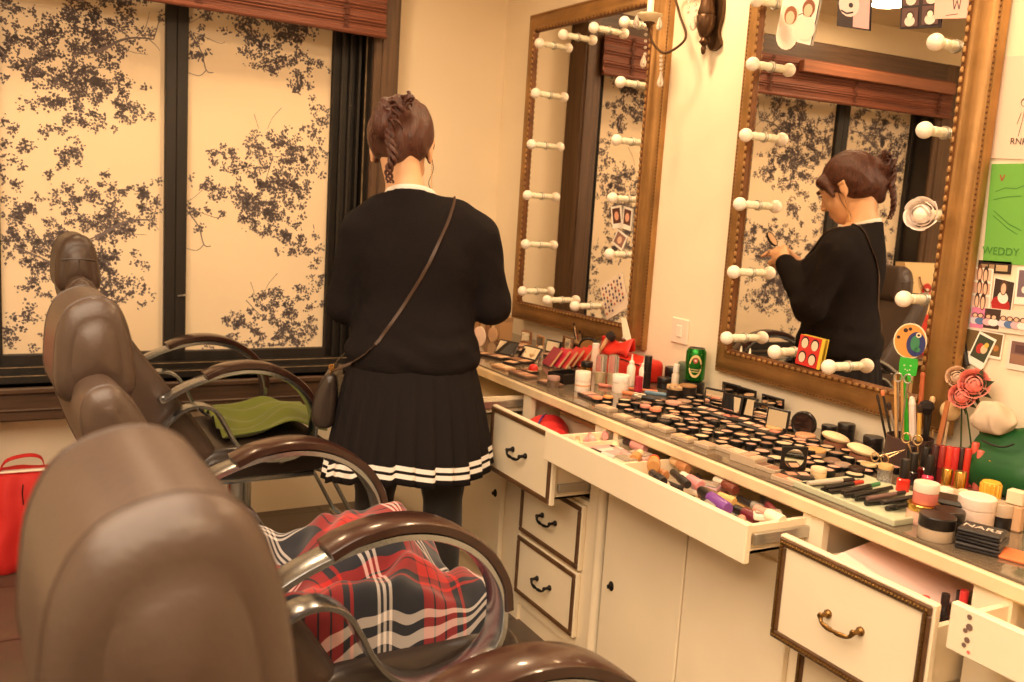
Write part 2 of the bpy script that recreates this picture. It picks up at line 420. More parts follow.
PRINT_A = [(170, 110, 90, 80, .8), (165, 215, 60, 50, .75), (290, 50, 85, 60, .55), (375, 45, 50, 45, .3), (250, 270, 65, 45, .8), (325, 235, 60, 40, .3), (60, 130, 50, 60, .45),
           (12, 125, 18, 35, .6), (370, 305, 20, 20, .35), (180, 292, 22, 16, .6), (240, 330, 15, 12, .5), (70, 275, 25, 20, .3), (20, 20, 22, 15, .6), (60, 370, 95, 55, .4), (15, 430, 28, 50, .55), (230, 150, 80, 70, .45)]
TWIG_A = [([(245, 133), (275, 122), (310, 104), (350, 97), (395, 101)], .013, .004), ([(335, 98), (300, 70), (270, 60)], .005, .002), ([(45, 145), (110, 180), (150, 205), (180, 230)], .005, .003),
          ([(60, 90), (90, 112), (115, 155)], .003, .002), ([(395, 101), (402, 80), (410, 50)], .004, .002), ([(380, 98), (400, 115), (412, 130)], .003, .001), ([(245, 133), (215, 140), (180, 130)], .005, .002),
          ([(300, 104), (330, 130), (380, 140)], .0025, .001), ([(350, 97), (375, 70), (385, 30)], .0025, .001)]
PRINT_B = [(512, 70, 55, 58, .30), (500, 60, 28, 60, .3), (720, 90, 62, 62, .8), (690, 140, 50, 40, .6), (600, 42, 40, 9, .6), (790, 75, 28, 28, .35), (790, 190, 45, 38, .5), (760, 205, 35, 20, .45), (828, 265, 24, 42, .5), (815, 320, 20, 14, .3),
           (625, 75, 10, 20, .5)]
PRINT_C = [(700, 400, 62, 62, .8), (785, 400, 52, 60, .45), (672, 500, 50, 48, .75), (745, 450, 40, 50, .6), (588, 400, 36, 30, .65), (612, 450, 9, 34, .5), (632, 565, 20, 14, .4)]
TWIG_B = [([(484, 82), (515, 128), (530, 180), (548, 186)], .0045, .003), ([(530, 180), (512, 194), (484, 186)], .003, .002), ([(484, 100), (500, 85), (560, 110), (578, 108)], .0022, .0015), ([(816, 153), (818, 165), (850, 192)], .0028, .002), ([(484, 60), (505, 50), (540, 20)], .002, .001)]
TWIG_C = [([(652, 292), (664, 330)], .002, .001), ([(722, 276), (700, 300), (686, 330)], .002, .001), ([(640, 340), (700, 400), (770, 380)], .003, .001), ([(700, 400), (670, 500)], .003, .001)]
def motif(mb, blobs, twigs, dx, clip, seed):
    rg = random.Random(seed)
    for r in range(-2, 4):
        oz = -r * REP
        for pts, w0, w1 in twigs:
            pp = [on_pane(*q) for q in pts]; pp = [(a + dx, b + oz) for a, b in pp]
            pp = [q for q in pp if clip[0] < q[0] < clip[1] and clip[2] + .003 < q[1] < clip[3]]
            if len(pp) > 1: twig(mb, pp, w0, w1)
        for cx, cy, rx, ry, de in blobs:
            x0, z0 = on_pane(cx, cy); rx_, rz_ = sc(rx), sc(ry); area = PI * rx_ * rz_
            n = int(area * de / 4.6e-5); K = max(7, int(n / 17))
            subs = []
            for _ in range(K):
                a = rg.uniform(0, 2 * PI); q = math.sqrt(rg.random()); subs.append((x0 + dx + math.cos(a) * q * rx_, z0 + oz + math.sin(a) * q * rz_))
            if z0 + oz - rz_ > clip[3] or z0 + oz + rz_ < clip[2]: continue
            for _ in range(n):
                sx, sz = rg.choice(subs); x = sx + rg.gauss(0, .0085); z = sz + rg.gauss(0, .0075)
                if clip[0] + .006 < x < clip[1] - .006 and clip[2] + .006 < z < clip[3] - .01: leaf(mb, x, z, rg.uniform(.006, .0145), rg.uniform(0, 2 * PI), wd=rg.uniform(.4, .8))
def pane(n, x0, x1, kinds):
    e = bpy.data.objects.new('window_%d' % n, None); COL.objects.link(e); struct(e)
    clip = (x0, x1, ZG, ZBE - .05)
    mb = wmb(); mb.box(x0 - .01, x1 + .01, PY, PY + .006, ZG - .01, ZBE - .04, 0)
    for k, (bl_, tw_, dx) in enumerate(kinds): motif(mb, bl_, tw_, dx, clip, n * 10 + k)
    mb.build('printed_pane', [M_BEIGEP, M_PRINT], e, smooth=0)
    wmb().bbox(x0 - .041, x0, .115, .16, ZB1 + .03, ZBE - .04, .003).bbox(x1, x1 + .041, .115, .16, ZB1 + .03, ZBE - .04, .003)\
        .bbox(x0 - .04, x1 + .04, .115, .16, ZB1 + .03, ZG, .003).build('window_frame', M_BLACK, e)
    return e
pane(1, M1R, XG, [(PRINT_B, TWIG_B, 0), (PRINT_C, TWIG_C, 0)])
p2 = pane(2, M2R, M1L, [(PRINT_A, TWIG_A, 0)])
pane(3, M3, M2L, [(PRINT_A, TWIG_A, -.62)])
wmb().tube([(M1R - .03, .113, .905), (M1R - .012, .10, .91), (M1R - .002, .113, .91)], .004, 6).build('window_latch', M_STEEL, p2)

#==WORLD MORE
# ------------------------------------------------------------------ bamboo blind over the window
M_BAMB = mat('red_brown_bamboo', srgb(122, 66, 44), .55, var=.5, vscale=10, stretch=(.4, 8, 22), bump=.4, bscale=40)
bl = thing('bamboo_blind', 'rolled-up reddish brown bamboo slat blind across the top of the window', 'blind'); bl.rotation_euler.z = SK
mb = MB(); nz = 17; bh = (ZBE - ZBL) / nz
for i in range(nz):
    z = ZBL + i * bh; mb.lathe([(bh * .36, -2.60), (bh * .36, XJ + .028)], 6, (0, -.055 + .004 * math.sin(i * 1.3), z + bh * .5), axis='x')
mb.box(-2.60, XJ + .028, -.056, -.050, ZBL, ZBE)
mb.lathe([(.010, -2.60), (.010, XJ + .028)], 8, (0, -.060, ZBL + .004), axis='x')
mb.build('slats', M_BAMB, bl)
MB().bbox(-2.58, -1.52, -.092, -.03, ZBE - .07, ZBE - .012, .004).build('head_rail', mat('blind_rail', srgb(150, 94, 66), .5, var=.3, vscale=8, stretch=(.3, 8, 8)), bl)
for x in (-.80, -1.35, -1.9, -2.5):
    mb = MB()
    for k in range(9): mb.box(x - .012 + .006 * (k % 2), x + .014 - .004 * (k % 3), -.0665, -.0648, ZBL + .002 + k * .0205, ZBL + .018 + k * .0205)
    mb.build('ladder_tape', mat('blind_tape', srgb(82, 40, 24), .8), bl)

# ------------------------------------------------------------------ wall mirrors with bulbs
MZ0, MZ1 = .861, 2.104
def frame_sweep(y0, y1, z0, z1, prof, mb, mi=0):
    """prof: (inset from the outer edge, height off the wall); y0<y1"""
    n = len(prof); vs = []
    for cy, cz, sy, sz in ((y0, z0, 1, 1), (y1, z0, -1, 1), (y1, z1, -1, -1), (y0, z1, 1, -1)):
        for a, h in prof: vs.append((-h, cy + sy * a, cz + sz * a))
    fs = [(k * n + i, k * n + i + 1, ((k + 1) % 4) * n + i + 1, ((k + 1) % 4) * n + i) for k in range(4) for i in range(n - 1)]
    mb.add(vs, fs, mi)
PROF = [(0, 0), (0, .016), (.004, .021), (.009, .020), (.014, .021), (.020, .028), (.032, .034), (.044, .033), (.052, .033), (.058, .038), (.064, .038)]
PROF2 = [(.064, .038), (.066, .041), (.074, .041), (.077, .037), (.080, .034), (.081, .0)]
def make_mirror(ya, yb, label, first):
    t = thing('wall_mirror', label, 'mirror', (0, (ya + yb) / 2, MZ0), group='gilt framed mirrors on the right wall'); oy, oz = (ya + yb) / 2, MZ0
    m = MB(); frame_sweep(yb - oy, ya - oy, 0, MZ1 - oz, PROF, m, 0); frame_sweep(yb - oy, ya - oy, 0, MZ1 - oz, PROF2, m, 1)
    W, H = ya - yb, MZ1 - MZ0
    # beaded lip
    def beads(inset, sp, r, h, mi, el):
        P = []
        L1 = W - 2 * inset; L2 = H - 2 * inset
        for k in range(int(L2 / sp)):
            for s in (-1, 1): P.append((-h, s * (W / 2 - inset), inset + (k + .5) * L2 / int(L2 / sp), 0))
        for k in range(int(L1 / sp)):
            for z in (inset, H - inset): P.append((-h, -L1 / 2 + (k + .5) * L1 / int(L1 / sp), z, 1))
        for x, y, z, hz in P: m.ball((x, y, z), r, 6, 4, mi, (1, el if hz else 1, 1 if hz else el))
    beads(.070, .022, .0056, .041, 0, 1.55); beads(.0095, .012, .0026, .021, 1, 1.2)
    m.build('frame', [M_GOLD, M_GOLDD], t, smooth=40)
    t.rotation_euler.z = math.radians(3.4 if first else -1.1)
    if first: t.location = (-.024, t.location.y - .012, MZ0)
    else: t.location.x = -.009
    MB().box(-.030, -.001, -W / 2 + .07, W / 2 - .07, .07, H - .07).build('mirror_glass', M_MIRROR, t, smooth=0)
    return t
mirror_far = make_mirror(-.222, -1.092, 'gilt framed wall mirror farther from the viewer, beside the room corner', 1)
mirror_near = make_mirror(-1.481, -2.312, 'gilt framed wall mirror nearer the viewer that reflects the woman', 0)
def make_bulb():
    t = thing('mirror_bulb', 'x', 'light bulb')
    m = MB(); m.lathe([(.0145, .0), (.0145, .003), (.0115, .004), (.0112, .022), (.0105, .0225), (.0105, .027), (.0115, .0275), (.0115, .040), (.0095, .042), (.0080, .052)], 16, axis='x')
    m.v = [(-x, y, z) for x, y, z in m.v]; m.build('socket', M_PORC, t)
    m = MB(); m.lathe([(.0155, -.0045), (.0155, -.002)], 14, axis='x'); m.build('wire_ring', M_STEEL, t)
    m = MB(); m.ball((-.068, 0, 0), .0195, 16, 10); m.build('bulb', M_BULB, t)
    return t
bulb0 = make_bulb(); used = [False]
def put_bulb(px, py, label, grp):
    P = at(px, py, 0, -.090); o = bulb0 if not used[0] else copy_tree(bulb0); used[0] = True
    far = P[1] > -1.3; mr = mirror_far if far else mirror_near; th = mr.rotation_euler.z
    P = at(px, py, 0, -.098 + mr.location.x - (P[1] - mr.location.y) * math.sin(th)); dy = P[1] - mr.location.y + .068 * math.sin(th)
    o.location = (mr.location.x - .030 * math.cos(th) - dy * math.sin(th), mr.location.y + dy * math.cos(th) - .030 * math.sin(th), P[2]); o.rotation_euler.z = th; o['label'] = label; o['group'] = grp; return o
G1, G2 = 'bulbs round the far mirror', 'bulbs round the near mirror'
ordn = ['topmost', 'second from the top', 'third from the top', 'fourth from the top', 'fifth from the top', 'sixth from the top']
for k, q in enumerate([(538, 43), (534, 93), (530, 144), (526, 195), (524, 244), (521, 291)]):
    put_bulb(*q, 'round frosted bulb on porcelain socket, far mirror left edge, ' + ordn[k], G1)
for k, q in enumerate([(562, 34.5), (593, 27.5), (624, 22)]):
    put_bulb(*q, 'round frosted bulb along top of far mirror, ' + ['leftmost', 'middle one', 'rightmost behind the crystals'][k], G1)
for k, q in enumerate([(620, 82), (616, 140), (612, 198), (609, 254)]):
    put_bulb(*q, 'round frosted bulb on porcelain socket, far mirror right edge, ' + ordn[k], G1)
for k, q in enumerate([(546, 300), (574, 306)]):
    put_bulb(*q, 'round frosted bulb along bottom of far mirror, ' + ['left one', 'right one'][k], G1)
for k, q in enumerate([(757, 0), (753, 64), (746, 135), (740, 204), (734, 272), (727, 338)]):
    put_bulb(*q, 'round frosted bulb on porcelain socket, near mirror left edge, ' + ordn[k], G2)
for k, q in enumerate([(936, 42), (925, 130), (922, 214), (904, 299)]):
    o = put_bulb(*q, 'round frosted bulb on porcelain socket, near mirror right edge, ' + ordn[k], G2)
    if k == 2: o['label'] = 'bulb inside a white fabric rose, near mirror right edge'; flower_at = Vector(o.location)
for k, q in enumerate([(775, 352), (829, 367)]):
    put_bulb(*q, 'round frosted bulb along bottom of near mirror, ' + ['left of the photo card', 'right of the photo card'][k], G2)
# fabric rose slipped over one bulb
M_ROSEW = mat('white_fabric_petals', srgb(250, 236, 226), .8, sheen=.3)
def rose(mb, c, r, ax, n=4, mi=0, seed=1):
    """layers of cupped petals around axis ax"""
    rg = random.Random(seed); A = Vector(ax).normalized(); u0 = A.orthogonal().normalized(); v0 = A.cross(u0); c = Vector(c)
    for L in range(n):
        f = L / (n - 1); k = 3 + L // 2 + (L > 2); rr = r * (.30 + .70 * f); tip = math.radians(8 + 62 * f); basea = math.radians(120)
        for j in range(k):
            a0 = 2 * PI * (j + .5 * (L % 2)) / k + rg.uniform(-.2, .2); half_w = PI / k * 1.35; vs = []; N = 7; Mq = 7
            for p in range(N + 1):
                s = p / N; th = basea + (tip - basea) * s; fl_ = 1 + (.05 + .16 * f) * s ** 5
                for q in range(Mq + 1):
                    w_ = (q / Mq - .5) * 2; aa = a0 + half_w * w_ * (1 - .25 * s ** 3); t2 = th + .22 * abs(w_) ** 2.5 * s
                    rad = rr * fl_ * (1 - .05 * w_ * w_ + .03 * w_)
                    vs.append(tuple(c + (u0 * math.cos(aa) + v0 * math.sin(aa)) * rad * math.sin(t2) + A * rad * math.cos(t2) * (.95 - .25 * f)))
            mb.add(vs, [(p * (Mq + 1) + q, p * (Mq + 1) + q + 1, (p + 1) * (Mq + 1) + q + 1, (p + 1) * (Mq + 1) + q) for p in range(N) for q in range(Mq)], mi)
    mb.ball(tuple(c), r * .26, 8, 6, mi)
m = MB(); rose(m, (-.070, 0, 0), .034, (-1, -.35, .1), 5, seed=3)
fl = m.build('fabric_rose', M_ROSEW, smooth=80); fl.location = flower_at; tag(fl, 'white fabric rose wrapped over a bulb on the near mirror', 'flower')

# ------------------------------------------------------------------ worktop and cabinets
ZC = .778; XF = -.527; TH = .030
M_TOP = mat('worn_cream_worktop', srgb(236, 212, 172), .5, var=.18, vscale=8, bump=.15, bscale=30)
m = MB(); m.bbox(XF, 0, -4.6, .10, ZC - TH - .006, ZC - .006, .004)
wt = m.build('worktop', M_TOP); tag(wt, 'long cream worktop with worn front edge running under both mirrors', 'worktop')
gm = mat('glass_sheet', srgb(120, 104, 86), .06, spec=.7, coat=.3, var=.25, vscale=5)
g = MB().bbox(XF + .008, -.004, -4.58, .095, ZC - .006, ZC, .0015).build('glass_sheet', gm, wt)
XC = -.515; ZU = ZC - TH - .006
def bail(name, parent, y, z, x, mt, wdt=.075):
    m = MB()
    for s in (-1, 1): m.lathe([(.0085, 0), (.0085, .004), (.005, .008), (.0042, .018)], 10, (0, 0, 0), axis='x'); 
    m = MB()
    for s in (-1, 1):
        b0 = MB(); b0.lathe([(.0085, 0), (.0085, .004), (.005, .008), (.0042, .020), (.006, .021), (.0045, .025)], 10, axis='x')
        m.add([(x - p[0], y + s * wdt / 2 + p[1], z + p[2]) for p in b0.v], b0.f)
    P = catmull([(x - .020, y - wdt / 2, z), (x - .024, y - wdt * .42, z - .010), (x - .026, y - wdt * .18, z - .013), (x - .026, y, z - .0135), (x - .026, y + wdt * .18, z - .013), (x - .024, y + wdt * .42, z - .010), (x - .020, y + wdt / 2, z)], 4)
    m.tube(P, [.0032 + .0016 * abs(math.cos(i / (len(P) - 1) * PI * 3)) for i in range(len(P))], 8)
    return m.build(name, mt, parent)
def moulding(m, x, y0, y1, z0, z1, wd=.015, bead=None, mi=0):
    for a, b_, c_, d in ((y0, y1, z0, z0 + wd), (y0, y1, z1 - wd, z1), (y0, y0 + wd, z0 + wd, z1 - wd), (y1 - wd, y1, z0 + wd, z1 - wd)):
        m.bbox(x - .006, x + .001, a, b_, c_, d, .0025, mi)
    if bead:
        n1 = int((y1 - y0 - wd) / bead); n2 = int((z1 - z0 - wd) / bead)
        for k in range(n1 + 1):
            for z in (z0 + wd / 2, z1 - wd / 2): m.ball((x - .007, y0 + wd / 2 + k * (y1 - y0 - wd) / n1, z), .0035, 6, 4, 1, (1, 1.3, 1))
        for k in range(1, n2):
            for y in (y0 + wd / 2, y1 - wd / 2): m.ball((x - .007, y, z0 + wd / 2 + k * (z1 - z0 - wd) / n2), .0035, 6, 4, 1, (1, 1, 1.3))
def cabinet(label, y0, y1, faces, z0=.0, loc=None):
    """carcass open towards the room; faces: list of (ya,yb,za,zb) solid front panels between openings"""
    t = thing('cabinet', label, 'cabinet', (0, 0, 0), group='cream cabinets under the worktop'); m = MB()
    m.box(XC + .019, -.02, y0 + .0004, y0 + .016, .0, ZU).box(XC + .019, -.02, y1 - .016, y1 - .0004, .0, ZU).box(-.03, -.02, y0, y1, 0, ZU).box(XC + .019, -.031, y0 + .0165, y1 - .0165, .06, .076)
    m.box(XC + .01, XC + .03, y0, y1, 0, .07)
    for i_, (a, b_, c_, d) in enumerate(faces): m.box(XC + .0004 * (i_ % 2), XC + .018, a, b_, c_, d)
    m.build('carcass', M_CAB, t, smooth=0); return t
def drawer(parent, y0, y1, z0, z1, out, side_h, trim=None, handle=None, front_over=.0, depth=.42, thick=.016, slide=True, name='drawer'):
    """drawer pulled out by 'out'; front panel spans y0..y1,z0..z1"""
    X = XC - out - thick; e = MB()
    ia, ib = y0 + .018, y1 - .018; zb = z0 + .012
    e.bbox(X, X + thick, y0, y1, z0, z1, .0025)
    if out > .01:
        e.box(X + thick, X + depth, ia, ia + .012, zb, zb + side_h).box(X + thick, X + depth, ib - .012, ib, zb, zb + side_h)
        e.box(X + depth - .012, X + depth, ia, ib, zb, zb + side_h).box(X + thick, X + depth, ia, ib, zb, zb + .006)
    o = e.build(name, M_CAB, parent, smooth=0)
    if trim:
        m = MB(); moulding(m, X, y0 + .004, y1 - .004, z0 + .004, z1 - .004, trim[0], trim[1])
        m.build('moulding', [M_TRIM, M_ABRASS], o)
    if handle: bail('handle', o, (y0 + y1) / 2, (z0 + z1) / 2, X, handle)
    if slide and out > .01:
        for y in (ia - .012, ib + .001):
            m = MB(); m.bbox(X + .03, X + depth + .02, y, y + .010, zb + .02, zb + .045, .002); m.box(X + .06, X + .10, y - .0005, y + .0105, zb + .030, zb + .034); m.build('slide', M_STEEL, o)
    return o
def keyhole(parent, y, z):
    m = MB(); b0 = MB(); b0.lathe([(.011, 0), (.011, .002), (.007, .006), (.005, .0065), (.005, .012), (.0, .013)], 12, axis='x')
    m.add([(XC - .018 - p[0], y + p[1], z + p[2] * 1.25) for p in b0.v], b0.f); return m.build('lock', M_BLKM, parent)
# (a) cupboard hidden partly by the woman, with a shallow pulled-out tray drawer
ca = cabinet('cream corner cupboard behind the woman with a pulled-out tray drawer', -1.16, .08, [(-1.16, -1.10, 0, .655), (-1.16, .08, .06, .655)])
drawer(ca, -1.13, -.45, .655, .735, .16, .055)
d_ = MB().bbox(XC - .018, XC, -1.085, -.62, .09, .635, .003).build('door', M_CAB, ca, smooth=0); keyhole(d_, -1.045, .378)
MB().bbox(XC - .018, XC, -.61, -.12, .09, .635, .003).build('door', M_CAB, ca, smooth=0)
# (b) bank of three framed drawers
cb = cabinet('cream cabinet with a bank of three brown-edged drawers, top one open', -1.60, -1.16, [(-1.60, -1.572, 0, ZU), (-1.208, -1.16, 0, ZU), (-1.572, -1.208, .06, .512)])
drA = drawer(cb, -1.575, -1.205, .515, .722, .118, .12, (.014, None), M_BLKM)
drawer(cb, -1.565, -1.215, .306, .50, .0, .1, (.014, None), M_BLKM)
drawer(cb, -1.560, -1.210, .10, .297, .0, .1, (.014, None), M_BLKM)
# (c) cupboard below the wide tray drawer
cc = cabinet('wide cream cupboard with plain doors below the long white tray drawer', -2.365, -1.60, [(-1.625, -1.60, 0, ZU), (-1.68, -1.66, 0, ZU), (-2.365, -2.345, 0, ZU), (-2.365, -1.6, .06, .642)])
MB().lathe([(.022, .02), (.018, .03), (.018, .62), (.022, .63)], 16, (XC - .002, -1.645, 0)).build('pilaster', M_CAB, cc)
d_ = MB().bbox(XC - .018, XC, -2.015, -1.685, .03, .615, .003).build('door', M_CAB, cc, smooth=0); keyhole(d_, -1.732, .331)
MB().bbox(XC - .018, XC, -2.35, -2.02, .03, .615, .003).build('door', M_CAB, cc, smooth=0)
drC = drawer(cc, -2.372, -1.598, .660, .742, .163, .058)
# dividers in the long tray
MB().box(XC - .163, XC + .20, -1.905, -1.900, .675, .730).build('divider', M_CAB, drC, smooth=0); MB().box(XC - .163, XC + .20, -1.70, -1.696, .675, .728).build('divider', M_CAB, drC, smooth=0)
# (d) right bank with rope-beaded drawers
ce = cabinet('cream cabinet nearest the viewer with rope-beaded drawers, top one pulled out', -2.755, -2.365, [(-2.755, -2.73, 0, ZU), (-2.40, -2.365, 0, ZU), (-2.755, -2.365, .06, .50)])
drD = drawer(ce, -2.735, -2.385, .505, .720, .085, .15, (.017, .0075), M_ABRASS)
drawer(ce, -2.735, -2.385, .29, .49, .0, .1, (.017, .0075), M_ABRASS)
drawer(ce, -2.735, -2.385, .08, .28, .0, .1, (.017, .0075), M_ABRASS)
# (e) end cupboard with a tray drawer
cf = cabinet('cream cupboard at the right edge with an open tray drawer and floral sticker', -3.60, -2.755, [(-2.80, -2.755, 0, ZU), (-3.6, -2.755, .06, .645)])
drF = drawer(cf, -3.45, -2.765, .662, .742, .093, .055)
MB().box(XC - .09, XC + .1, -2.86, -2.856, .68, .725).build('divider', M_CAB, drF, smooth=0)
MB().bbox(XC - .018, XC, -3.2, -2.81, .05, .62, .003).build('door', M_CAB, cf, smooth=0)
MB().bbox(XC - .018, XC, -3.58, -3.21, .05, .62, .003).build('door', M_CAB, cf, smooth=0)
MB().box(XC - .02, -.01, -4.58, -3.62, 0, ZU).build('end_panel', M_CAB, cf, smooth=0)
# little printed sticker on the tray front
m = MB(); XS = XC - .093 - .0168
for k, (dy, dz, r) in enumerate(((0, .028, .0045), (-.002, .012, .006), (.004, .004, .004), (-.001, -.01, .005), (.003, -.02, .004), (-.006, -.028, .003))):
    m.lathe([(r, 0), (r, .0006)], 7, (0, 0, 0), 1 if k == 5 else 0, axis='x'); n = len(m.v) - 14
    m.v[n:] = [(XS - p[0], -2.80 + dy + p[1], .702 + dz + p[2]) for p in m.v[n:]]
m.build('sticker', [C(120, 96, 84), C(230, 120, 110)], drF, smooth=0)
# ------------------------------------------------------------------ salon chairs
def offset_prof(P, e):
    n = len(P); out = []
    for i in range(n):
        a, b = Vector(P[i - 1]), Vector(P[(i + 1) % n]); d = (b - a).normalized(); nr = Vector((-d.y, d.x)); out.append((P[i][0] + nr.x * e, P[i][1] + nr.y * e))
    return out
def puff(mb, prof, W, r, sag=.01, n=5, mi=0, line=None):
    """side profile (x, z) extruded along y; both ends rounded by r and domed towards the centre line of the profile"""
    uni = line is None; line = line or [(sum(q[0] for q in prof) / len(prof), sum(q[1] for q in prof) / len(prof))] * 2
    def anchor(q):
        best = None
        for (ax, az), (bx, bz) in zip(line[:-1], line[1:]):
            dx, dz = bx - ax, bz - az; L = dx * dx + dz * dz; t = 0 if L < 1e-12 else max(0, min(1, ((q[0] - ax) * dx + (q[1] - az) * dz) / L))
            p = (ax + dx * t, az + dz * t); d = math.hypot(q[0] - p[0], q[1] - p[1])
            if best is None or d < best[0]: best = (d, p)
        return best
    AN = [anchor(q) for q in prof]
    if uni: md = sum(d for d, p in AN) / len(AN); AN = [(md, p) for d, p in AN]
    def ring(ins, frac=0):
        out = []
        for q, (d, p) in zip(prof, AN):
            k = max(0, 1 - min(ins / max(d, 1e-6), .75)) * (1 - frac); out.append((p[0] + (q[0] - p[0]) * k, p[1] + (q[1] - p[1]) * k))
        return out
    half = [(W / 2 - r * (1 - math.cos(PI / 2 * k / n)), r * (1 - math.sin(PI / 2 * k / n)), 0) for k in range(n + 1)]      # end face -> full ring
    dome = [(W / 2 + sag, r, .92), (W / 2 + sag * .93, r, .7), (W / 2 + sag * .7, r, .4), (W / 2 + sag * .35, r, .15)]
    pos = dome + half; seq = [(-y, i, f) for y, i, f in pos] + pos[::-1]
    m = len(prof); vs = []
    for y, i, f in seq:
        for x, z in ring(i, f): vs.append((x, y, z))
    fs = [(j * m + i, j * m + (i + 1) % m, (j + 1) * m + (i + 1) % m, (j + 1) * m + i) for j in range(len(seq) - 1) for i in range(m)]
    fs += [tuple(range(m))[::-1], tuple((len(seq) - 1) * m + i for i in range(m))]
    mb.add(vs, fs, mi); return prof
def c2(pts, n=6): return [(a, b) for a, _, b in catmull([(a, 0, b) for a, b in pts], n, closed=True)]
OX = -1.32
HEAD = c2([(-1.864, 1.07), (-1.858, 1.115), (-1.840, 1.148), (-1.805, 1.162), (-1.774, 1.150), (-1.756, 1.11), (-1.746, 1.055), (-1.745, 1.015), (-1.762, .996), (-1.808, .992), (-1.850, .998), (-1.864, 1.025)], 4)
LBACK = [(-1.800, 1.0), (-1.775, .93), (-1.68, .78), (-1.58, .63), (-1.49, .52)]; LSEAT = [(-1.44, .47), (-1.11, .475)]
BACK = c2([(-1.842, 1.0), (-1.832, 1.035), (-1.80, 1.045), (-1.772, 1.02), (-1.735, .955), (-1.68, .87), (-1.60, .76), (-1.52, .65), (-1.45, .545), (-1.43, .50), (-1.46, .46), (-1.52, .45), (-1.58, .50), (-1.66, .62), (-1.745, .76), (-1.80, .86), (-1.832, .945)], 4)
SEAT = c2([(-1.50, .47), (-1.46, .515), (-1.38, .525), (-1.25, .527), (-1.13, .53), (-1.07, .515), (-1.045, .475), (-1.06, .435), (-1.12, .42), (-1.3, .415), (-1.46, .42)], 4)
ARM = catmull([(-1.60, 0, .700), (-1.555, 0, .728), (-1.50, 0, .752), (-1.43, 0, .772), (-1.35, 0, .779), (-1.27, 0, .762), (-1.20, 0, .718), (-1.155, 0, .655), (-1.143, 0, .590), (-1.155, 0, .540), (-1.20, 0, .503), (-1.26, 0, .490)], 5)
ARMS = catmull([(-1.235, 0, .492), (-1.30, 0, .494), (-1.36, 0, .522), (-1.398, 0, .565), (-1.425, 0, .615), (-1.455, 0, .66), (-1.50, 0, .678), (-1.55, 0, .665), (-1.60, 0, .62)], 5)
PAD = catmull([(-1.485, 0, .762), (-1.43, 0, .784), (-1.35, 0, .792), (-1.27, 0, .775), (-1.195, 0, .728), (-1.148, 0, .662), (-1.137, 0, .605)], 5)
HW = .278
def make_chair(leather, seatmat, label):
    t = thing('salon_chair', label, 'chair', (OX, 0, 0), group='reclining salon chairs in a row')
    L = Matrix.Translation((-OX, 0, 0))
    def nb(): b = MB(); b.M = L.copy(); return b
    m = nb(); pr = puff(m, HEAD, .215, .030, .016, n=8); h = m.build('headrest', leather, t)
    for s in (-1, 1):
        m = nb(); m.tube([(x, s * .077, z) for x, z in offset_prof(pr, -.0016)], .0032, 6, closed=True); m.build('piping', leather, h)
    for y in (-.05, .05): nb().tube([(-1.80, y, 1.01), (-1.79, y, .96)], .008, 8).build('headrest_post', M_CHROME, t)
    m = nb(); pr = puff(m, BACK, .46, .026, .004, line=LBACK); bk = m.build('backrest', leather, t)
    for s in (-1, 1):
        m = nb(); m.tube([(x, s * .206, z) for x, z in offset_prof(pr, -.0008)], .0028, 6, closed=True); m.build('piping', leather, bk)
    m = nb(); puff(m, SEAT, .47, .03, .006, line=LSEAT); m.build('seat', seatmat, t)
    for s in (-1, 1):
        y = s * HW
        m = nb()
        m.tube([(p[0], y, p[2]) for p in ARM], 1.0, 10, flat=(.064, .016), up=(0, 1, 0))
        m.tube([(p[0], y, p[2]) for p in ARMS], 1.0, 10, flat=(.060, .012), up=(0, 1, 0))
        m.tube([(-1.60, y, .70), (-1.60, y - s * .045, .695)], .012, 8)
        fr_ = m.build('arm', M_CHROME, t)
        m = nb(); m.tube([(p[0], y, p[2] + .004) for p in PAD], [1.0] * len(PAD), 10, flat=(.074, .022), up=(0, 1, 0)); m.build('armrest_pad', M_ARMW, fr_)
        m = nb(); b0 = MB(); b0.lathe([(.009, 0), (.009, .003), (.004, .005)], 10, axis='y')
        m.add([(q[0] - 1.23, q[1] * -1 + y - .006, q[2] + .492 ) for q in b0.v], b0.f)
        m.tube([(-1.235, y - s * .0, .484), (-1.235, y - s * .05, .46)], .007, 8); m.build('bolt', M_ABRASS, fr_)
    m = nb(); m.bbox(-1.46, -1.10, -.20, .20, .395, .42, .008); m.cyl(.04, .06, .40, (-1.30, 0), 20); m.cyl(.055, .06, .22, (-1.30, 0), 20)
    m.lathe([(.0, .0), (.27, .0), (.27, .012), (.20, .035), (.06, .06), (0, .062)], 36, (-1.30, 0, 0)); m.build('pedestal', M_CHROME, t)
    m = nb()
    for s in (-1, 1): m.tube([(-1.12, s * .14, .42), (-1.03, s * .14, .38), (-.90, s * .14, .14)], 1.0, 8, flat=(.03, .012), up=(0, 1, 0))
    m.tube([(-.90, -.16, .14), (-.90, .16, .14)], .014, 10); m.build('footrest', M_CHROME, t)
    return t
ch1 = make_chair(M_FLEA, M_LEA2, 'brown leather reclining salon chair farthest away, next to the window'); ch1.location = (OX + .030, -.57, .004); ch1.rotation_euler.z = .05
ch2 = copy_tree(ch1); ch2.location = (OX - .026, -1.955, -.020); ch2.rotation_euler.z = .06; ch2['label'] = 'brown leather reclining salon chair with a plaid blanket on its seat'
ch3 = copy_tree(ch1); ch3.location = (OX - .02, -3.005, -.028); ch3['label'] = 'nearest brown leather salon chair, its headrest large and blurred at lower left'

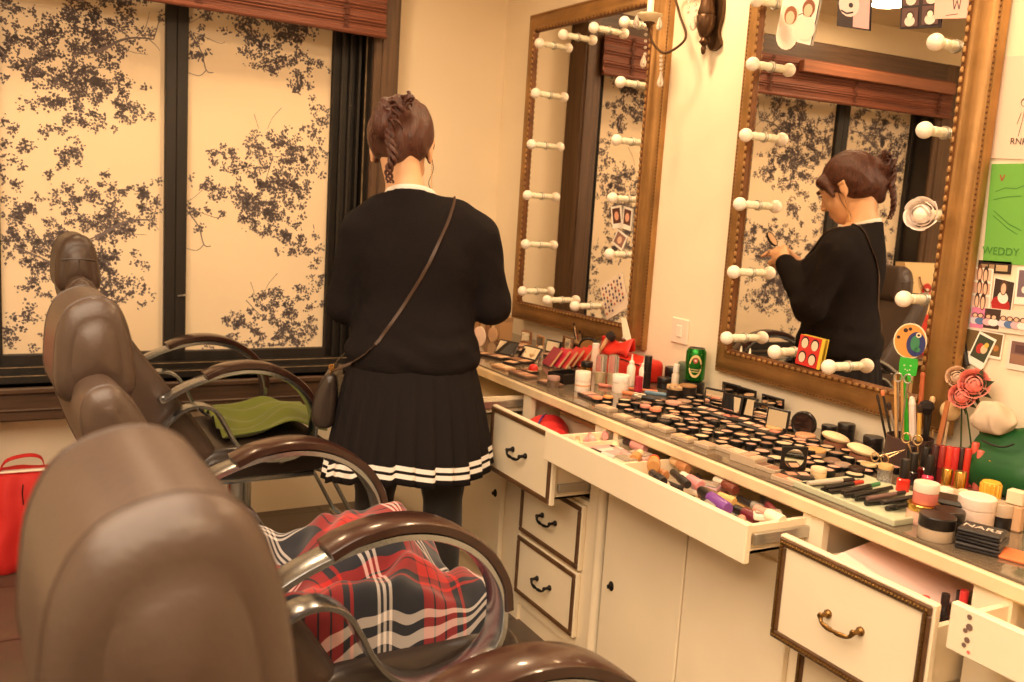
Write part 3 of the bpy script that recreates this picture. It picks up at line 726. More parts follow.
for c in ch3.children:
    if c.name.startswith(('headrest', 'backrest')): c.location = (-.046, -.012, .018)
    if c.name.startswith('headrest') and 'post' not in c.name: c.scale = (1.16, 1, 1); c.location = (.036, -.012, .020)
m = MB(); m.M = Matrix.Translation((-OX, 0, 0))
m.tube([(-1.852, -.106, 1.090), (-1.83, -.116, 1.093), (-1.805, -.1225, 1.094), (-1.78, -.117, 1.093), (-1.762, -.108, 1.090)], .0022, 5).tube([(-1.806, -.1225, 1.092), (-1.808, -.1215, 1.06), (-1.81, -.114, 1.025), (-1.81, -.092, 1.004)], .0022, 5)
hd1 = [c for c in ch1.children if c.name.startswith('headrest') and 'post' not in c.name][0]; m.build('seam', M_FLEA, hd1)

# plaid blanket heaped on the second chair
def plaid():
    m = bpy.data.materials.new('red_navy_plaid'); m.use_nodes = True; nt = m.node_tree; b = nt.nodes['Principled BSDF']; N = nt.nodes.new; K = nt.links.new
    uv = N('ShaderNodeUVMap'); sp = N('ShaderNodeSeparateXYZ'); K(uv.outputs[0], sp.inputs[0])
    def mth(op, a, b_=None, c_=None):
        n = N('ShaderNodeMath'); n.operation = op
        for i, q in enumerate((a, b_, c_)):
            if q is None: continue
            if isinstance(q, (int, float)): n.inputs[i].default_value = q
            else: K(q, n.inputs[i])
        return n.outputs[0]
    def band(src, c, h):          # 1 inside |frac-c|<h
        f = mth('FRACT', src); return mth('LESS_THAN', mth('ABSOLUTE', mth('SUBTRACT', f, c)), h)
    def comb(src):
        red = mth('MAXIMUM', band(src, .25, .15), band(src, .47, .014))
        wh = mth('MAXIMUM', mth('MAXIMUM', band(src, .70, .013), band(src, .75, .013)), band(src, .80, .013))
        dk = mth('MAXIMUM', band(src, .20, .008), band(src, .30, .008))
        return red, wh, dk
    r1, w1, d1 = comb(sp.outputs[0]); r2, w2, d2 = comb(sp.outputs[1])
    tw = mth('GREATER_THAN', mth('FRACT', mth('MULTIPLY', mth('ADD', sp.outputs[0], sp.outputs[1]), 90)), .5)
    def mixc(f, a, b_):
        n = N('ShaderNodeMixRGB'); K(f, n.inputs[0]) if not isinstance(f, (int, float)) else setattr(n.inputs[0], 'default_value', f)
        for i, q in ((1, a), (2, b_)):
            if isinstance(q, tuple): n.inputs[i].default_value = (*q, 1)
            else: K(q, n.inputs[i])
        return n.outputs[0]
    navy, red, wht, blk = srgb(30, 32, 42), srgb(178, 30, 26), srgb(232, 222, 216), srgb(18, 14, 18)
    def fam(r, w_, d): return mixc(w_, mixc(d, mixc(r, navy, red), blk), wht)
    c = mixc(.5, fam(r1, w1, d1), fam(r2, w2, d2)); c = mixc(mth('MULTIPLY', tw, .12), c, blk)
    K(c, b.inputs['Base Color']); b.inputs['Roughness'].default_value = .95; b.inputs['Sheen Weight'].default_value = .25
    return m
M_PLAID = plaid()
def smooth01(a): a = max(0, min(1, a)); return a * a * (3 - 2 * a)
def cloth_grid(fn, nu, nv, name, mt, parent=None, uvs=2.2, uvrot=.0, thick=.006):
    m = MB(); m.uv = []
    pts = [[fn(i / nu, j / nv) for j in range(nv + 1)] for i in range(nu + 1)]
    for i in range(nu + 1):
        for j in range(nv + 1):
            m.v.append(pts[i][j][:3]); u, v = (pts[i][j][3], pts[i][j][4]); cr, sr = math.cos(uvrot), math.sin(uvrot)
            m.uv.append(((u * cr - v * sr) * uvs, (u * sr + v * cr) * uvs))
    for i in range(nu):
        for j in range(nv): m.f.append((i * (nv + 1) + j, i * (nv + 1) + j + 1, (i + 1) * (nv + 1) + j + 1, (i + 1) * (nv + 1) + j)); m.m.append(0)
    o = m.build(name, mt, parent, smooth=180)
    s = o.modifiers.new('thickness', 'SOLIDIFY'); s.thickness = thick
    s = o.modifiers.new('soft', 'SUBSURF'); s.levels = s.render_levels = 1
    return o
CY2 = -1.945
def blanket(u, v):
    # u along the chair (x), v across (y); near side hangs down inside the arm
    x = -1.66 + .60 * u; y = CY2 + .245 - .52 * v
    h = .550 + .105 * math.exp(-((u - .58) / .30) ** 2) * (1 - .55 * abs(2 * v - 1) ** 2.2) + .030 * math.sin(9 * u + 5 * v) * math.sin(PI * v) + .016 * math.sin(17 * v - 6 * u + 1)
    h += .10 * math.exp(-((u - .10) / .16) ** 2) + .012 * math.sin(23 * u + 3) * math.sin(7 * v) + .006 * math.sin(31 * v + 12 * u) * math.sin(26 * u - 8 * v) + .004 * math.sin(60 * u + 21 * v)
    crease = math.exp(-((v - .62 - .12 * math.sin(4 * u)) / .03) ** 2); h -= .030 * crease * smooth01((u - .25) * 4)
    fr_ = smooth01((u - .86) / .14); h -= .115 * fr_ * fr_; x -= .035 * fr_ * fr_
    sd = smooth01((v - .82) / .18); h -= .20 * sd * sd; y += .040 * sd * sd
    sl = smooth01((.10 - v) / .10); h -= .05 * sl
    return (x + .01 * math.sin(11 * v), y, h, u * .62 + .02 * math.sin(8 * v) + .02, v * .56 + .03 * math.sin(6 * u) + .05 * smooth01((v - .6) * 6))
bk = cloth_grid(blanket, 64, 56, 'plaid_blanket', M_PLAID, uvs=4.2, uvrot=.30); tag(bk, 'crumpled red and navy plaid blanket heaped on a salon chair seat', 'blanket')
def towel(u, v):
    x = -1.36 + .34 * u; y = -.57 + .22 - .40 * v
    h = .556 + .022 * math.sin(7 * u + 4 * v) * math.sin(PI * v) + .03 * math.exp(-((u - .65) / .2) ** 2) + .010 * math.sin(25 * v + 4 * u)
    return (x, y, h, u * .3, v * .4)
tw = cloth_grid(towel, 26, 30, 'green_cloth', mat('olive_green_cloth', srgb(104, 112, 38), .95, bump=.3, bscale=300, sheen=.2)); tag(tw, 'olive green cloth lying on the seat of the farthest salon chair', 'cloth')
# ------------------------------------------------------------------ the woman at the worktop
PL = (-.895, -1.145, 0); PRZ = -math.radians(24)
M_SKIN = mat('skin', srgb(226, 176, 136), .5, var=.05, vscale=8)
M_KNIT = mat('black_knit', srgb(30, 25, 25), .95, spec=.15, bump=.5, bscale=260)
M_SKIRT = mat('black_skirt_fabric', srgb(30, 25, 25), .9, spec=.2, bump=.2, bscale=300)
M_TIGHT = mat('black_tights', srgb(25, 20, 20), .8, sheen=.2)
M_HAIR = mat('auburn_brown_hair', srgb(84, 44, 32), .42, bump=1.0, bscale=34, stretch=(7, 7, .8), var=.65, vscale=34)
M_WHITE = mat('white_fabric', srgb(246, 240, 232), .8)
pw = thing('person', 'woman in black sweater and pleated skirt standing with back turned, head bowed', 'person', PL, PRZ)
hd = np.array([-.062, .040, 1.470])
PIT = math.radians(-30); RH = rotm('X', PIT) @ rotm('Z', math.radians(-8)).T
def hp(x, y, z):                 # head-local -> person-local (x right, y face, z up)
    Rm = np.array(Matrix.Rotation(PIT, 3, 'X')) @ np.array(Matrix.Rotation(math.radians(-6), 3, 'Z')) 
    return tuple(hd + Rm @ np.array([x, y, z]) * 1.06)
HR = (np.array(Matrix.Rotation(PIT, 3, 'X')) @ np.array(Matrix.Rotation(math.radians(-6), 3, 'Z'))).T.tolist()
torso = [('ell', (0, -.015, .90), (.175, .130, .17), None), ('ell', (0, .0, 1.02), (.155, .118, .17), None), ('ell', (0, -.015, 1.17), (.168, .118, .17), None),
         ('cap', (-.135, -.02, 1.240), (.140, -.02, 1.245), .056, .056), ('cap', (-.10, -.035, 1.285), (.09, -.035, 1.285), .045, .045),
         ('ell', (-.075, .085, 1.13), (.072, .062, .075), None), ('ell', (.075, .085, 1.13), (.072, .062, .075), None)]
def arm(s, sh, el, wr, r0=.052, r1=.044, r2=.031): return [('cap', sh, el, r0, r1, .035), ('cap', el, wr, r1, r2, .02)]
SHL, ELL, WRL = (-.168, -.02, 1.222), (-.205, .03, 1.010), (-.085, .215, 1.165)
SHR, ELR, WRR = (.178, -.02, 1.228), (.226, .03, 1.030), (.085, .205, 1.185)
armsP = arm(-1, SHL, ELL, WRL) + arm(1, SHR, ELR, WRR)
neck = [('cap', (-.015, -.045, 1.27), (-.040, -.035, 1.345), .060, .052, .03), ('cap', (-.040, -.035, 1.345), hp(0, -.035, -.05), .052, .054, .02)]
head = [('ell', hp(0, -.012, .035), (.076, .094, .090), HR, .02), ('ell', hp(0, .030, -.025), (.060, .066, .082), HR, .03), ('ell', hp(0, .052, -.078), (.034, .034, .028), HR, .03),
        ('ell', hp(-.034, .060, -.03), (.024, .022, .024), HR, .02), ('ell', hp(.034, .060, -.03), (.024, .022, .024), HR, .02),
        ('cap', hp(0, .090, .012), hp(0, .106, -.022), .007, .0105, .012), ('ell', hp(-.011, .098, -.026), (.009, .009, .007), HR, .006), ('ell', hp(.011, .098, -.026), (.009, .009, .007), HR, .006),
        ('cap', hp(-.034, .079, .034), hp(.034, .079, .034), .010, .010, .015),
        ('cap', hp(-.017, .087, -.053), hp(.017, .087, -.053), .0058, .0058, .005), ('cap', hp(-.013, .085, -.063), hp(.013, .085, -.063), .0068, .0068, .004)]
for s in (-1, 1):
    head += [('ell', hp(s * .030, .080, .014), (.013, .010, .009), HR, .005),
             ('ell', hp(s * .078, -.002, -.004), (.009, .016, .026), HR, .006), ('cap', hp(s * .084, .008, .018), hp(s * .088, -.014, .020), .0045, .005, .004), ('cap', hp(s * .088, -.014, .020), hp(s * .082, -.008, -.020), .005, .0045, .004), ('cap', hp(s * .080, -.002, -.024), hp(s * .080, .004, -.032), .006, .0065, .005)]
def hand(W, dirv, palm_n, curl, s):
    """W wrist, dirv palm direction, palm_n normal of the palm side; s thumb side vector"""
    W = Vector(W); d = Vector(dirv).normalized(); n = Vector(palm_n); n = (n - d * n.dot(d)).normalized(); sd = d.cross(n).normalized() * s
    out = [('cap', tuple(W), tuple(W + d * .03), .026, .027, .012)]
    K = [W + d * .078 + sd * a for a in (.027, .009, -.009, -.026)]
    for k in K: out.append(('cap', tuple(W + d * .02 + (k - W - d * .078) * .5), tuple(k - d * .006), .0155, .0125, .012))
    for i, (k, L) in enumerate(zip(K, (.043, .048, .045, .036))):
        c = curl[i]; p = k; a = .25 + c * .35; rr = .0088 - .0005 * (i == 3)
        for seg, (f, r2) in enumerate(((.95, .95), (.62, .88), (.48, .82))):
            q = p + (d * math.cos(a) + n * math.sin(a)) * L * f
            out.append(('cap', tuple(p), tuple(q), rr, rr * .93, .004)); p = q; rr *= .93; a += c * (.75 if seg == 0 else .55)
    t0 = W + d * .022 + sd * .024; t1 = t0 + (d * .6 + sd * .55 + n * .45).normalized() * .038; t2 = t1 + (d * .75 + n * .55 + sd * .05).normalized() * .030; t3 = t2 + (d * .75 + n * .5 - sd * .3).normalized() * .022
    out += [('cap', tuple(t0), tuple(t1), .0135, .0112, .01), ('cap', tuple(t1), tuple(t2), .0108, .0096, .004), ('cap', tuple(t2), tuple(t3), .0095, .0078, .003)]
    return out
hands = hand(WRR, (-.52, .55, .45), (-.75, .1, -.45), (.7, .8, .9, 1.0), -1) + hand(WRL, (.42, .62, .50), (.75, .1, -.35), (.55, .65, .8, .9), 1)
legs = []
for s, hx, kx, ax, ay in ((-1, -.085, -.095, -.115, .03), (1, .085, .108, .130, -.03)):
    legs += [('cap', (hx, -.02, .84), (kx, ay * .5 + .012, .48), .088, .063, .03), ('cap', (kx, ay * .5 + .012, .48), (ax, ay - .02, .10), .062, .040, .02),
             ('ell', (kx + .002, ay * .5 - .025, .36), (.052, .055, .11), None, .03), ('cap', (ax, ay - .03, .045), (ax, ay + .02, .05), .038, .040, .03), ('cap', (ax, ay + .0, .035), (ax + .008 * s, ay + .12, .028), .036, .028, .02)]
V, Q = sdf_mesh(torso + armsP + neck + legs, .007, .04)
V2, Q2 = sdf_mesh(neck[1:] + head, .0042, .012)
V3, Q3 = sdf_mesh([('cap', tuple(np.array(ELR) * .5 + np.array(WRR) * .5), WRR, .03, .027)] + hands[:len(hands) // 2], .0035, .008)
V4, Q4 = sdf_mesh([('cap', tuple(np.array(ELL) * .5 + np.array(WRL) * .5), WRL, .03, .027)] + hands[len(hands) // 2:], .0035, .008)
def merge(*L):
    VV = []; QQ = []; b = 0
    for v, q in L: VV.append(v); QQ.append(q + b); b += len(v)
    return np.concatenate(VV), np.concatenate(QQ)
V, Q = merge((V, Q), (V2, Q2), (V3, Q3), (V4, Q4))
def bodymat(c):
    m = np.zeros(len(c), int); m[(c[:, 2] < .9)] = 1; return m
body = np_object('body', V, Q, [M_SKIN, M_TIGHT], pw, bodymat)
# eyes, brows and lips
m = MB()
for s in (-1, 1): m.ball(hp(s * .031, .0865, .0145), .0072, 10, 7, 0, (1.25, .6, .6))
m.build('eye', C(40, 26, 20, rough=.2), body)
m = MB()
for s in (-1, 1): m.tube([hp(s * .014, .0865, .033), hp(s * .030, .0845, .037), hp(s * .046, .072, .034)], .0024, 6)
m.build('eyebrow', M_HAIR, body)
m = MB(); m.tube([hp(-.019, .0885, -.057), hp(-.008, .0925, -.0545), hp(0, .093, -.0555), hp(.008, .0925, -.0545), hp(.019, .0885, -.057)], [.002, .0042, .0038, .0042, .002], 6)
m.tube([hp(-.016, .0885, -.060), hp(0, .0915, -.0635), hp(.016, .0885, -.060)], [.002, .0046, .002], 6); m.build('lips', mat('lips', srgb(190, 92, 84), .4), body)
# hair: cap, fringe, bun, falling strands
hair = [('ell', hp(0, -.026, .046), (.094, .106, .097), HR, .02), ('ell', hp(0, -.052, .005), (.090, .080, .085), HR, .03),
        ('cap', hp(-.06, .062, .058), hp(.06, .062, .058), .024, .024, .02), ('cap', hp(-.066, .055, .04), hp(-.074, .040, -.01), .014, .009, .015), ('cap', hp(.066, .055, .04), hp(.074, .040, -.01), .014, .009, .015),
        ('cap', hp(-.04, .085, .05), hp(.035, .092, .032), .012, .008, .01), ('cap', hp(0, -.09, -.03), hp(0, -.085, -.075), .040, .020, .03)]
bc = np.array([-.085, -.070, 1.560])
hair += [('ell', tuple(bc), (.046, .042, .040), None, .02), ('ell', tuple(bc + [-.022, -.014, -.034]), (.036, .034, .042), None, .02), ('ell', tuple(bc + [.026, -.01, .010]), (.024, .022, .022), None, .012),
         ('ell', tuple(bc + [-.018, .0, .030]), (.020, .020, .018), None, .012), ('ell', tuple(bc + [.008, -.02, .034]), (.016, .016, .016), None, .01)]
V, Q = sdf_mesh(hair, .005, .02, cut=None)
Rinv = np.array(HR)
def hn(v):
    a = np.sin(v[:, 0:1] * 210 + np.sin(v[:, 2:3] * 60) * 1.5) * .0016 + np.sin(v[:, 0:1] * 90 + v[:, 2:3] * 40) * .0012
    d = v - hd; return a * d / (np.linalg.norm(d, axis=1, keepdims=True) + 1e-6)
hr = np_object('hair', V, Q, M_HAIR, body, noise=hn)
m = MB(); rg = random.Random(11)
for k in range(48):              # curly locks of the messy bun
    a = rg.uniform(0, 2 * PI); e_ = rg.uniform(-1, 1); r = rg.uniform(.036, .050); p0 = bc + np.array([r * math.cos(a) * .9, -.01 + r * math.sin(a) * .7, r * e_ * .8])
    tn = np.array([-math.sin(a), rg.uniform(-.4, .2), math.cos(a)]) * rg.uniform(.02, .034)
    m.tube(catmull([tuple(p0), tuple(p0 + tn * .6 + [0, -.008, .006]), tuple(p0 + tn * 1.1 + [rg.uniform(-.01, .01), -.004, -.004]), tuple(p0 + tn * 1.3 + [0, .006, -.016])], 4), [.0045, .005, .005, .0045, .0045, .004, .004, .004, .0035, .003, .0025, .002, .001], 6)
# twisted tail hanging from the bun down the nape
tl = [tuple(bc + [-.012, -.026, -.03]), (-.090, -.112, 1.49), (-.078, -.128, 1.44), (-.088, -.125, 1.40), (-.082, -.118, 1.37)]
for ph in (0, 2.1, 4.2):
    P = catmull(tl, 8); m.tube([(x + .009 * math.cos(ph + i * .55), y + .007 * math.sin(ph + i * .55), z) for i, (x, y, z) in enumerate(P)], [.0095 * (1 - .75 * i / len(P)) for i in range(len(P))], 6)
m.build('bun_strands', M_HAIR, hr, smooth=60)
for sx in (-1, 1):
    m = MB()
    m.tube(catmull([hp(sx * .078, .02, .0), hp(sx * .088, .02, -.05), hp(sx * .078, .012, -.095), hp(sx * .086, .02, -.12)], 5), .0012, 5)
    m.build('loose_lock', M_HAIR, hr, smooth=60)

m = MB(); m.lathe([(.028, -.006), (.034, 0), (.028, .006)], 16); mm = Matrix.Translation(Vector((-.070, -.052, 1.536))) @ Matrix.Rotation(.6, 4, 'X'); m.v = [tuple(mm @ Vector(q)) for q in m.v]
m.build('hair_tie', C(30, 22, 24), hr)
# sweater
def wr(v):
    a = .0025 * np.sin(v[:, 2:3] * 95 + 14 * v[:, 0:1] + 2 * np.sin(v[:, 0:1] * 21)) * np.clip((1.02 - v[:, 2:3]) * 8, 0, 1) * (np.abs(v[:, 0:1]) < .2)
    b = .0016 * np.sin(v[:, 2:3] * 80 + v[:, 1:2] * 60 + v[:, 0:1] * 30) * (np.abs(v[:, 0:1]) > .13)
    d = v - np.array([0, 0, 0]); d[:, 2] = 0; return (a + b) * d / (np.linalg.norm(d, axis=1, keepdims=True) + 1e-6)
sw = [(p[0], p[1], tuple(np.array(p[2]) + .011), *p[3:]) for p in torso if p[0] == 'ell'] + [('cap', p[1], p[2], p[3] + .011, p[4] + .011) for p in torso if p[0] == 'cap']
sw += [('cap', p[1], p[2], p[3] + .010, p[4] + .010, .03) for p in armsP]
sw[-1] = ('cap', ELR, tuple(np.array(WRR) * .93 + np.array(ELR) * .07), .056, .040, .03); sw[-3] = ('cap', ELL, tuple(np.array(WRL) * .93 + np.array(ELL) * .07), .056, .040, .03)
sw += [('ell', (0, -.012, .875), (.192, .147, .06), None, .05), ('cap', (-.012, -.045, 1.26), (-.027, -.040, 1.338), .086, .076, .03)]
def swcut(F, X, Y, Z):
    inner = np.sqrt(((X + .027) / .066) ** 2 + ((Y + .036) / .063) ** 2) ; hole = (inner - 1) * .07
    hole = np.where(Z > 1.30, -hole, -9)
    F = np.maximum(F, Z - (1.333 - .35 * (Y + .03)) + 0 * X) if True else F
    return np.maximum(np.maximum(F, .832 - Z + 0 * X), hole + 0 * F)
V, Q = sdf_mesh(sw, .007, .04, cut=swcut); swt = np_object('sweater', V, Q, M_KNIT, pw, noise=wr)
m = MB(); P = [(-.027 + .070 * math.cos(a), -.036 + .067 * math.sin(a), 1.336 - .026 * math.sin(a)) for a in np.linspace(0, 2 * PI, 28, endpoint=False)]
m.tube(P, 1.0, 8, closed=True, flat=(.018, .007), up=(0, 0, 1)); m.build('shirt_collar', M_WHITE, pw)
# pleated skirt
NP = 26; SUBD = 8; rows = [(.872, .178, .140, 0), (.84, .190, .148, .15), (.78, .204, .160, .45), (.70, .219, .172, .75), (.62, .234, .186, 1), (.580, .242, .192, 1), (.5795, .242, .192, 1), (.566, .2445, .194, 1), (.5655, .2445, .194, 1), (.558, .246, .195, 1), (.5575, .246, .195, 1), (.544, .248, .197, 1), (.5435, .248, .197, 1), (.525, .251, .199, 1)]
m = MB(); NN = NP * SUBD
for z, rx, ry, amp in rows:
    for i in range(NN):
        a = 2 * PI * i / NN; ph = (i % SUBD) / SUBD; saw = (ph if ph < .82 else (1 - ph) / .18 * .82) / .82
        k = 1 + amp * (.070 * saw - .03); wv = .020 * math.cos(a * 1 - .2) * smooth01((.87 - z) / .3); dz = .012 * math.sin(a * 3 + 1) * smooth01((.87 - z) / .3) + .010 * (int(i / SUBD) % 2) * smooth01((.87 - z) / .3) * .5
        m.v.append((rx * k * math.cos(a), -.012 + ry * k * math.sin(a), z + wv + dz))
for j in range(len(rows) - 1):
    for i in range(NN):
        m.f.append((j * NN + i, j * NN + (i + 1) % NN, (j + 1) * NN + (i + 1) % NN, (j + 1) * NN + i)); m.m.append(1 if j in (6, 10) else 0)
sk = m.build('skirt', [M_SKIRT, M_WHITE], pw, smooth=50); s_ = sk.modifiers.new('thickness', 'SOLIDIFY'); s_.thickness = .002
# earring chain
m = MB(); 
for k in range(16): m.ball(hp(.085, .004 + .0012 * k, -.030 - .0065 * k), .0022, 6, 4)
m.build('earring', mat('gold_chain', srgb(226, 180, 110), .25, 1), body)
# handbag on a long strap
hb = thing('shoulder_bag', "small black leather bag at the woman's left hip on a long thin strap", 'bag', PL, PRZ)
m = MB(); pf = c2([(-.245, .80), (-.225, .815), (-.205, .80), (-.205, .70), (-.215, .655), (-.255, .650), (-.275, .68), (-.268, .74)], 4)
b0 = MB(); puff(b0, pf, .20, .018, .003, line=[(-.225, .78), (-.24, .68)]); m.add([(x - .012, y + .03, z + .0) for x, y, z in b0.v], b0.f); m.build('bag_body', M_LEA2, hb)
st = catmull([(.098, -.030, 1.335), (.088, -.080, 1.295), (.062, -.135, 1.22), (.02, -.156, 1.12), (-.035, -.152, 1.03), (-.09, -.154, .95), (-.15, -.145, .88), (-.215, -.07, .83), (-.240, -.02, .815)], 6)
st2 = catmull([(.098, -.030, 1.335), (.092, .03, 1.30), (.07, .11, 1.22), (.02, .165, 1.13), (-.05, .155, 1.02), (-.14, .14, .92), (-.21, .10, .85), (-.242, .05, .815)], 6)
from mathutils.bvhtree import BVHTree
BV = BVHTree.FromPolygons([v.co.copy() for v in swt.data.vertices], [tuple(p.vertices) for p in swt.data.polygons])
def snap(P, n_in):
    out = []
    for i, q in enumerate(P):
        if i >= len(P) - n_in: out.append(q); continue
        lo_, nr, _, _ = BV.find_nearest(Vector(q)); cen = Vector((0, -.01, lo_.z)); d = (lo_ - cen); 
        out.append(tuple(lo_ + (nr if nr.dot(d) > 0 else -nr) * .0035))
    return out
st = snap(st, 8); st2 = snap(st2, 8)
m = MB(); m.tube([(x, y, z) for x, y, z in st], 1, 6, flat=(.010, .003), up=(.7, 0, .7)); m.tube([(x, y, z) for x, y, z in st2], 1, 6, flat=(.010, .003), up=(.7, 0, .7))
m.build('strap', mat('strap_leather', srgb(74, 54, 42), .5), hb)
m = MB(); m.lathe([(.008, 0), (.010, .002), (.008, .004)], 10); m.v = [(x - .232, z - .055, y + .832) for x, y, z in m.v]; m.tube([(-.232, -.05, .83), (-.238, -.045, .805)], .003, 6); m.build('buckle', mat('gold_chain', (1, 1, 1)), hb)
# compact held in the hands
hc = thing('makeup_compact', "round open compact with a dark rim held in the woman's hands", 'makeup', PL, PRZ, None)
R_ = Matrix.Translation((.0, .305, 1.262)) @ Matrix.Rotation(math.radians(55), 4, 'X')
m = MB(); m.M = R_; m.lathe([(.032, 0), (.034, .003), (.034, .008), (.031, .009), (.030, .007), (0, .007)], 24); m.build('case', M_BLKM, hc)
m = MB(); m.M = R_; m.lathe([(.0295, .0072), (.0295, .0078), (0, .0080)], 24); m.build('powder', C(214, 176, 140), hc)
# ------------------------------------------------------------------ wall sconce
M_BRZ = mat('dark_bronze', srgb(92, 66, 44), .4, .7, bump=.3, bscale=60, var=.3, vscale=30)
M_CRYS = mat('crystal_glass', (1, .96, .9), .03, trans=.75, spec=.9)
M_CREAMG = mat('cream_glass_cup', srgb(250, 232, 196), .25, trans=.25)
P = at(706, 20, 0, -.04); SY, SZ = P[1], P[2]
sn = thing('wall_sconce', 'dark bronze crystal wall sconce between the two mirrors', 'lamp', (0, SY, SZ))
m = MB()
m.lathe([(0, -.105), (.006, -.100), (.009, -.085), (.006, -.078), (.013, -.070), (.017, -.066), (.012, -.060), (.010, -.052), (.020, -.040), (.027, -.015), (.030, .008), (.026, .014), (.029, .020), (.022, .045), (.018, .10), (.024, .13), (.03, .20), (.0, .24)], 20, (-.040, 0, 0))
for a_ in np.linspace(0, 2 * PI, 9)[:-1]: m.tube([(-.040 + .029 * math.cos(a_), .029 * math.sin(a_), .012), (-.040 + .026 * math.cos(a_), .026 * math.sin(a_), -.02), (-.040 + .012 * math.cos(a_), .012 * math.sin(a_), -.052)], .0022, 5)
m.build('stem', M_BRZ, sn, smooth=50)
m = MB(); m.prism(c2([(-.045, -.075), (-.030, -.035), (-.042, .02), (-.036, .10), (-.045, .2), (0, .26), (.045, .2), (.036, .10), (.042, .02), (.030, -.035), (.0, -.088)], 3)[:], -.014, -.001, plane='yz'); m.build('backplate', M_BRZ, sn)
arm_pts = [at(*q, 0, x) for q, x in (((676, -14), -.05), ((679, 12), -.06), ((686, 34), -.075), ((680, 45), -.09), ((665, 53), -.105), ((655, 46), -.12), ((650, 36), -.13), ((649, 28), -.135))]
ar = catmull([(-.04, 0, .10)] + [(q[0], q[1] - SY, q[2] - SZ) for q in arm_pts], 6)
MB().tube(ar, .0042, 8).build('arm', M_BRZ, sn)
cup = Vector(ar[-1])
m = MB(); m.lathe([(.0, 0), (.006, .0), (.011, .012), (.018, .014), (.018, .018)], 16, tuple(cup)); m.build('cup_holder', M_BRZ, sn)
m = MB(); m.lathe([(.010, .016), (.020, .019), (.033, .030), (.042, .040), (.0415, .042), (.030, .034), (.012, .024)], 24, tuple(cup)); m.build('drip_cup', M_CREAMG, sn, smooth=60)
m = MB(); m.lathe([(.011, .020), (.011, .09), (.008, .095)], 14, tuple(cup)); m.build('candle_tube', M_PORC, sn)
def drop(c, L=.045, r=.011):
    m = MB(); m.lathe([(0, -L), (r * .7, -L * .9), (r, -L * .7), (r * .8, -L * .45), (r * .35, -L * .12), (0, 0)], 8, c); return m
for q, x in (((637, 14), -.15), ((660, 16), -.12), ((644, 54), -.12), ((661, 73), -.12), ((694, 16), -.06)):
    p = at(*q, 0, x); drop((p[0], p[1] - SY, p[2] - SZ)).build('crystal_drop', M_CRYS, sn, smooth=20)
for q0, q1, x in (((646, 28), (645, 54), -.12), ((661, 56), (661, 73), -.12), ((690, -8), (688, 12), -.06), ((695, -6), (696, 16), -.06)):
    a_, b_ = at(*q0, 0, x), at(*q1, 0, x); m = MB()
    for k in range(5): c_ = a_ + (b_ - a_) * k / 4; m.ball((c_[0], c_[1] - SY, c_[2] - SZ), .0055, 8, 5)
    m.build('bead_strand', M_CRYS, sn, smooth=20)
# switch plate
P = at(681, 331, 0, 0)
sp_ = thing('wall_switch', 'plain white plastic switch plate low on the wall between the mirrors', 'switch', (0, P[1], P[2]))
MB().bbox(-.008, 0, -.043, .043, -.043, .043, .004).build('plate', C(244, 226, 206), sp_); MB().bbox(-.011, -.007, -.014, .014, -.02, .02, .002).build('rocker', C(248, 234, 216), sp_)

# ------------------------------------------------------------------ papers and photographs
def sheet(name, label, cat, corners, x, layers, group=None, th=.0012, base=(250, 240, 226), wh=None):
    """thin card on the wall plane x; corners = TL,TR,BL pixels; layers: (u0,v0,u1,v1,rgb) or ('o',u,v,ru,rv,rgb)"""
    if callable(x):
        def cor(c):
            X_ = -.03
            for _ in range(4): X_ = x(at(*c, 0, X_)[1])
            return Vector(at(*c, 0, X_))
    else: cor = lambda c: Vector(at(*c, 0, x))
    TL, TR, BL = [cor(c) for c in corners]; U = TR - TL; V = BL - TL
    nrm = Vector((-1, 0, 0)); m = MB(); mats_ = [C(*base, rough=.6)]; key = {}
    def add(poly, h, rgb):
        if rgb not in key: key[rgb] = len(mats_); mats_.append(C(*rgb, rough=.6))
        m.add([tuple(TL + U * u + V * v + nrm * h) for u, v in poly], [tuple(range(len(poly)))], key[rgb])
    f = [TL, TL + U, TL + U + V, TL + V]
    m.add([tuple(q) for q in f] + [tuple(q + nrm * th) for q in f], [(0, 1, 2, 3), (7, 6, 5, 4), (0, 4, 5, 1), (1, 5, 6, 2), (2, 6, 7, 3), (3, 7, 4, 0)], 0)
    for k, L in enumerate(layers):
        h = th + .0003 + .00012 * k
        if L[0] == 'o':
            _, u, v, ru, rv, rgb = L; add([(u + ru * math.cos(a), v + rv * math.sin(a)) for a in np.linspace(0, 2 * PI, 15)[:-1]], h, rgb)
        elif L[0] == 'l':
            _, pts, wd, rgb = L
            for (u0, v0), (u1, v1) in zip(pts[:-1], pts[1:]):
                d = Vector((u1 - u0, v1 - v0)); n_ = Vector((-d.y, d.x)).normalized() * wd
                add([(u0 + n_.x, v0 + n_.y), (u1 + n_.x, v1 + n_.y), (u1 - n_.x, v1 - n_.y), (u0 - n_.x, v0 - n_.y)], h, rgb)
        elif L[0] == 't':
            _, txt, u, v, sz, rgb = L
            if rgb not in key: key[rgb] = len(mats_); mats_.append(C(*rgb, rough=.6))
            vs, fs = text_mesh(txt, sz, .0002); du = U.normalized(); dv = -V.normalized(); o_ = TL + U * u + V * v + nrm * (h + .0002)
            m.add([tuple(o_ + du * a + dv * b + nrm * c_) for a, b, c_ in vs], fs, key[rgb])
        else: u0, v0, u1, v1, rgb = L; add([(u0, v0), (u1, v0), (u1, v1), (u0, v1)], h, rgb)
    o = m.build(name, mats_, smooth=0)
    return tag(o, label, cat, group)
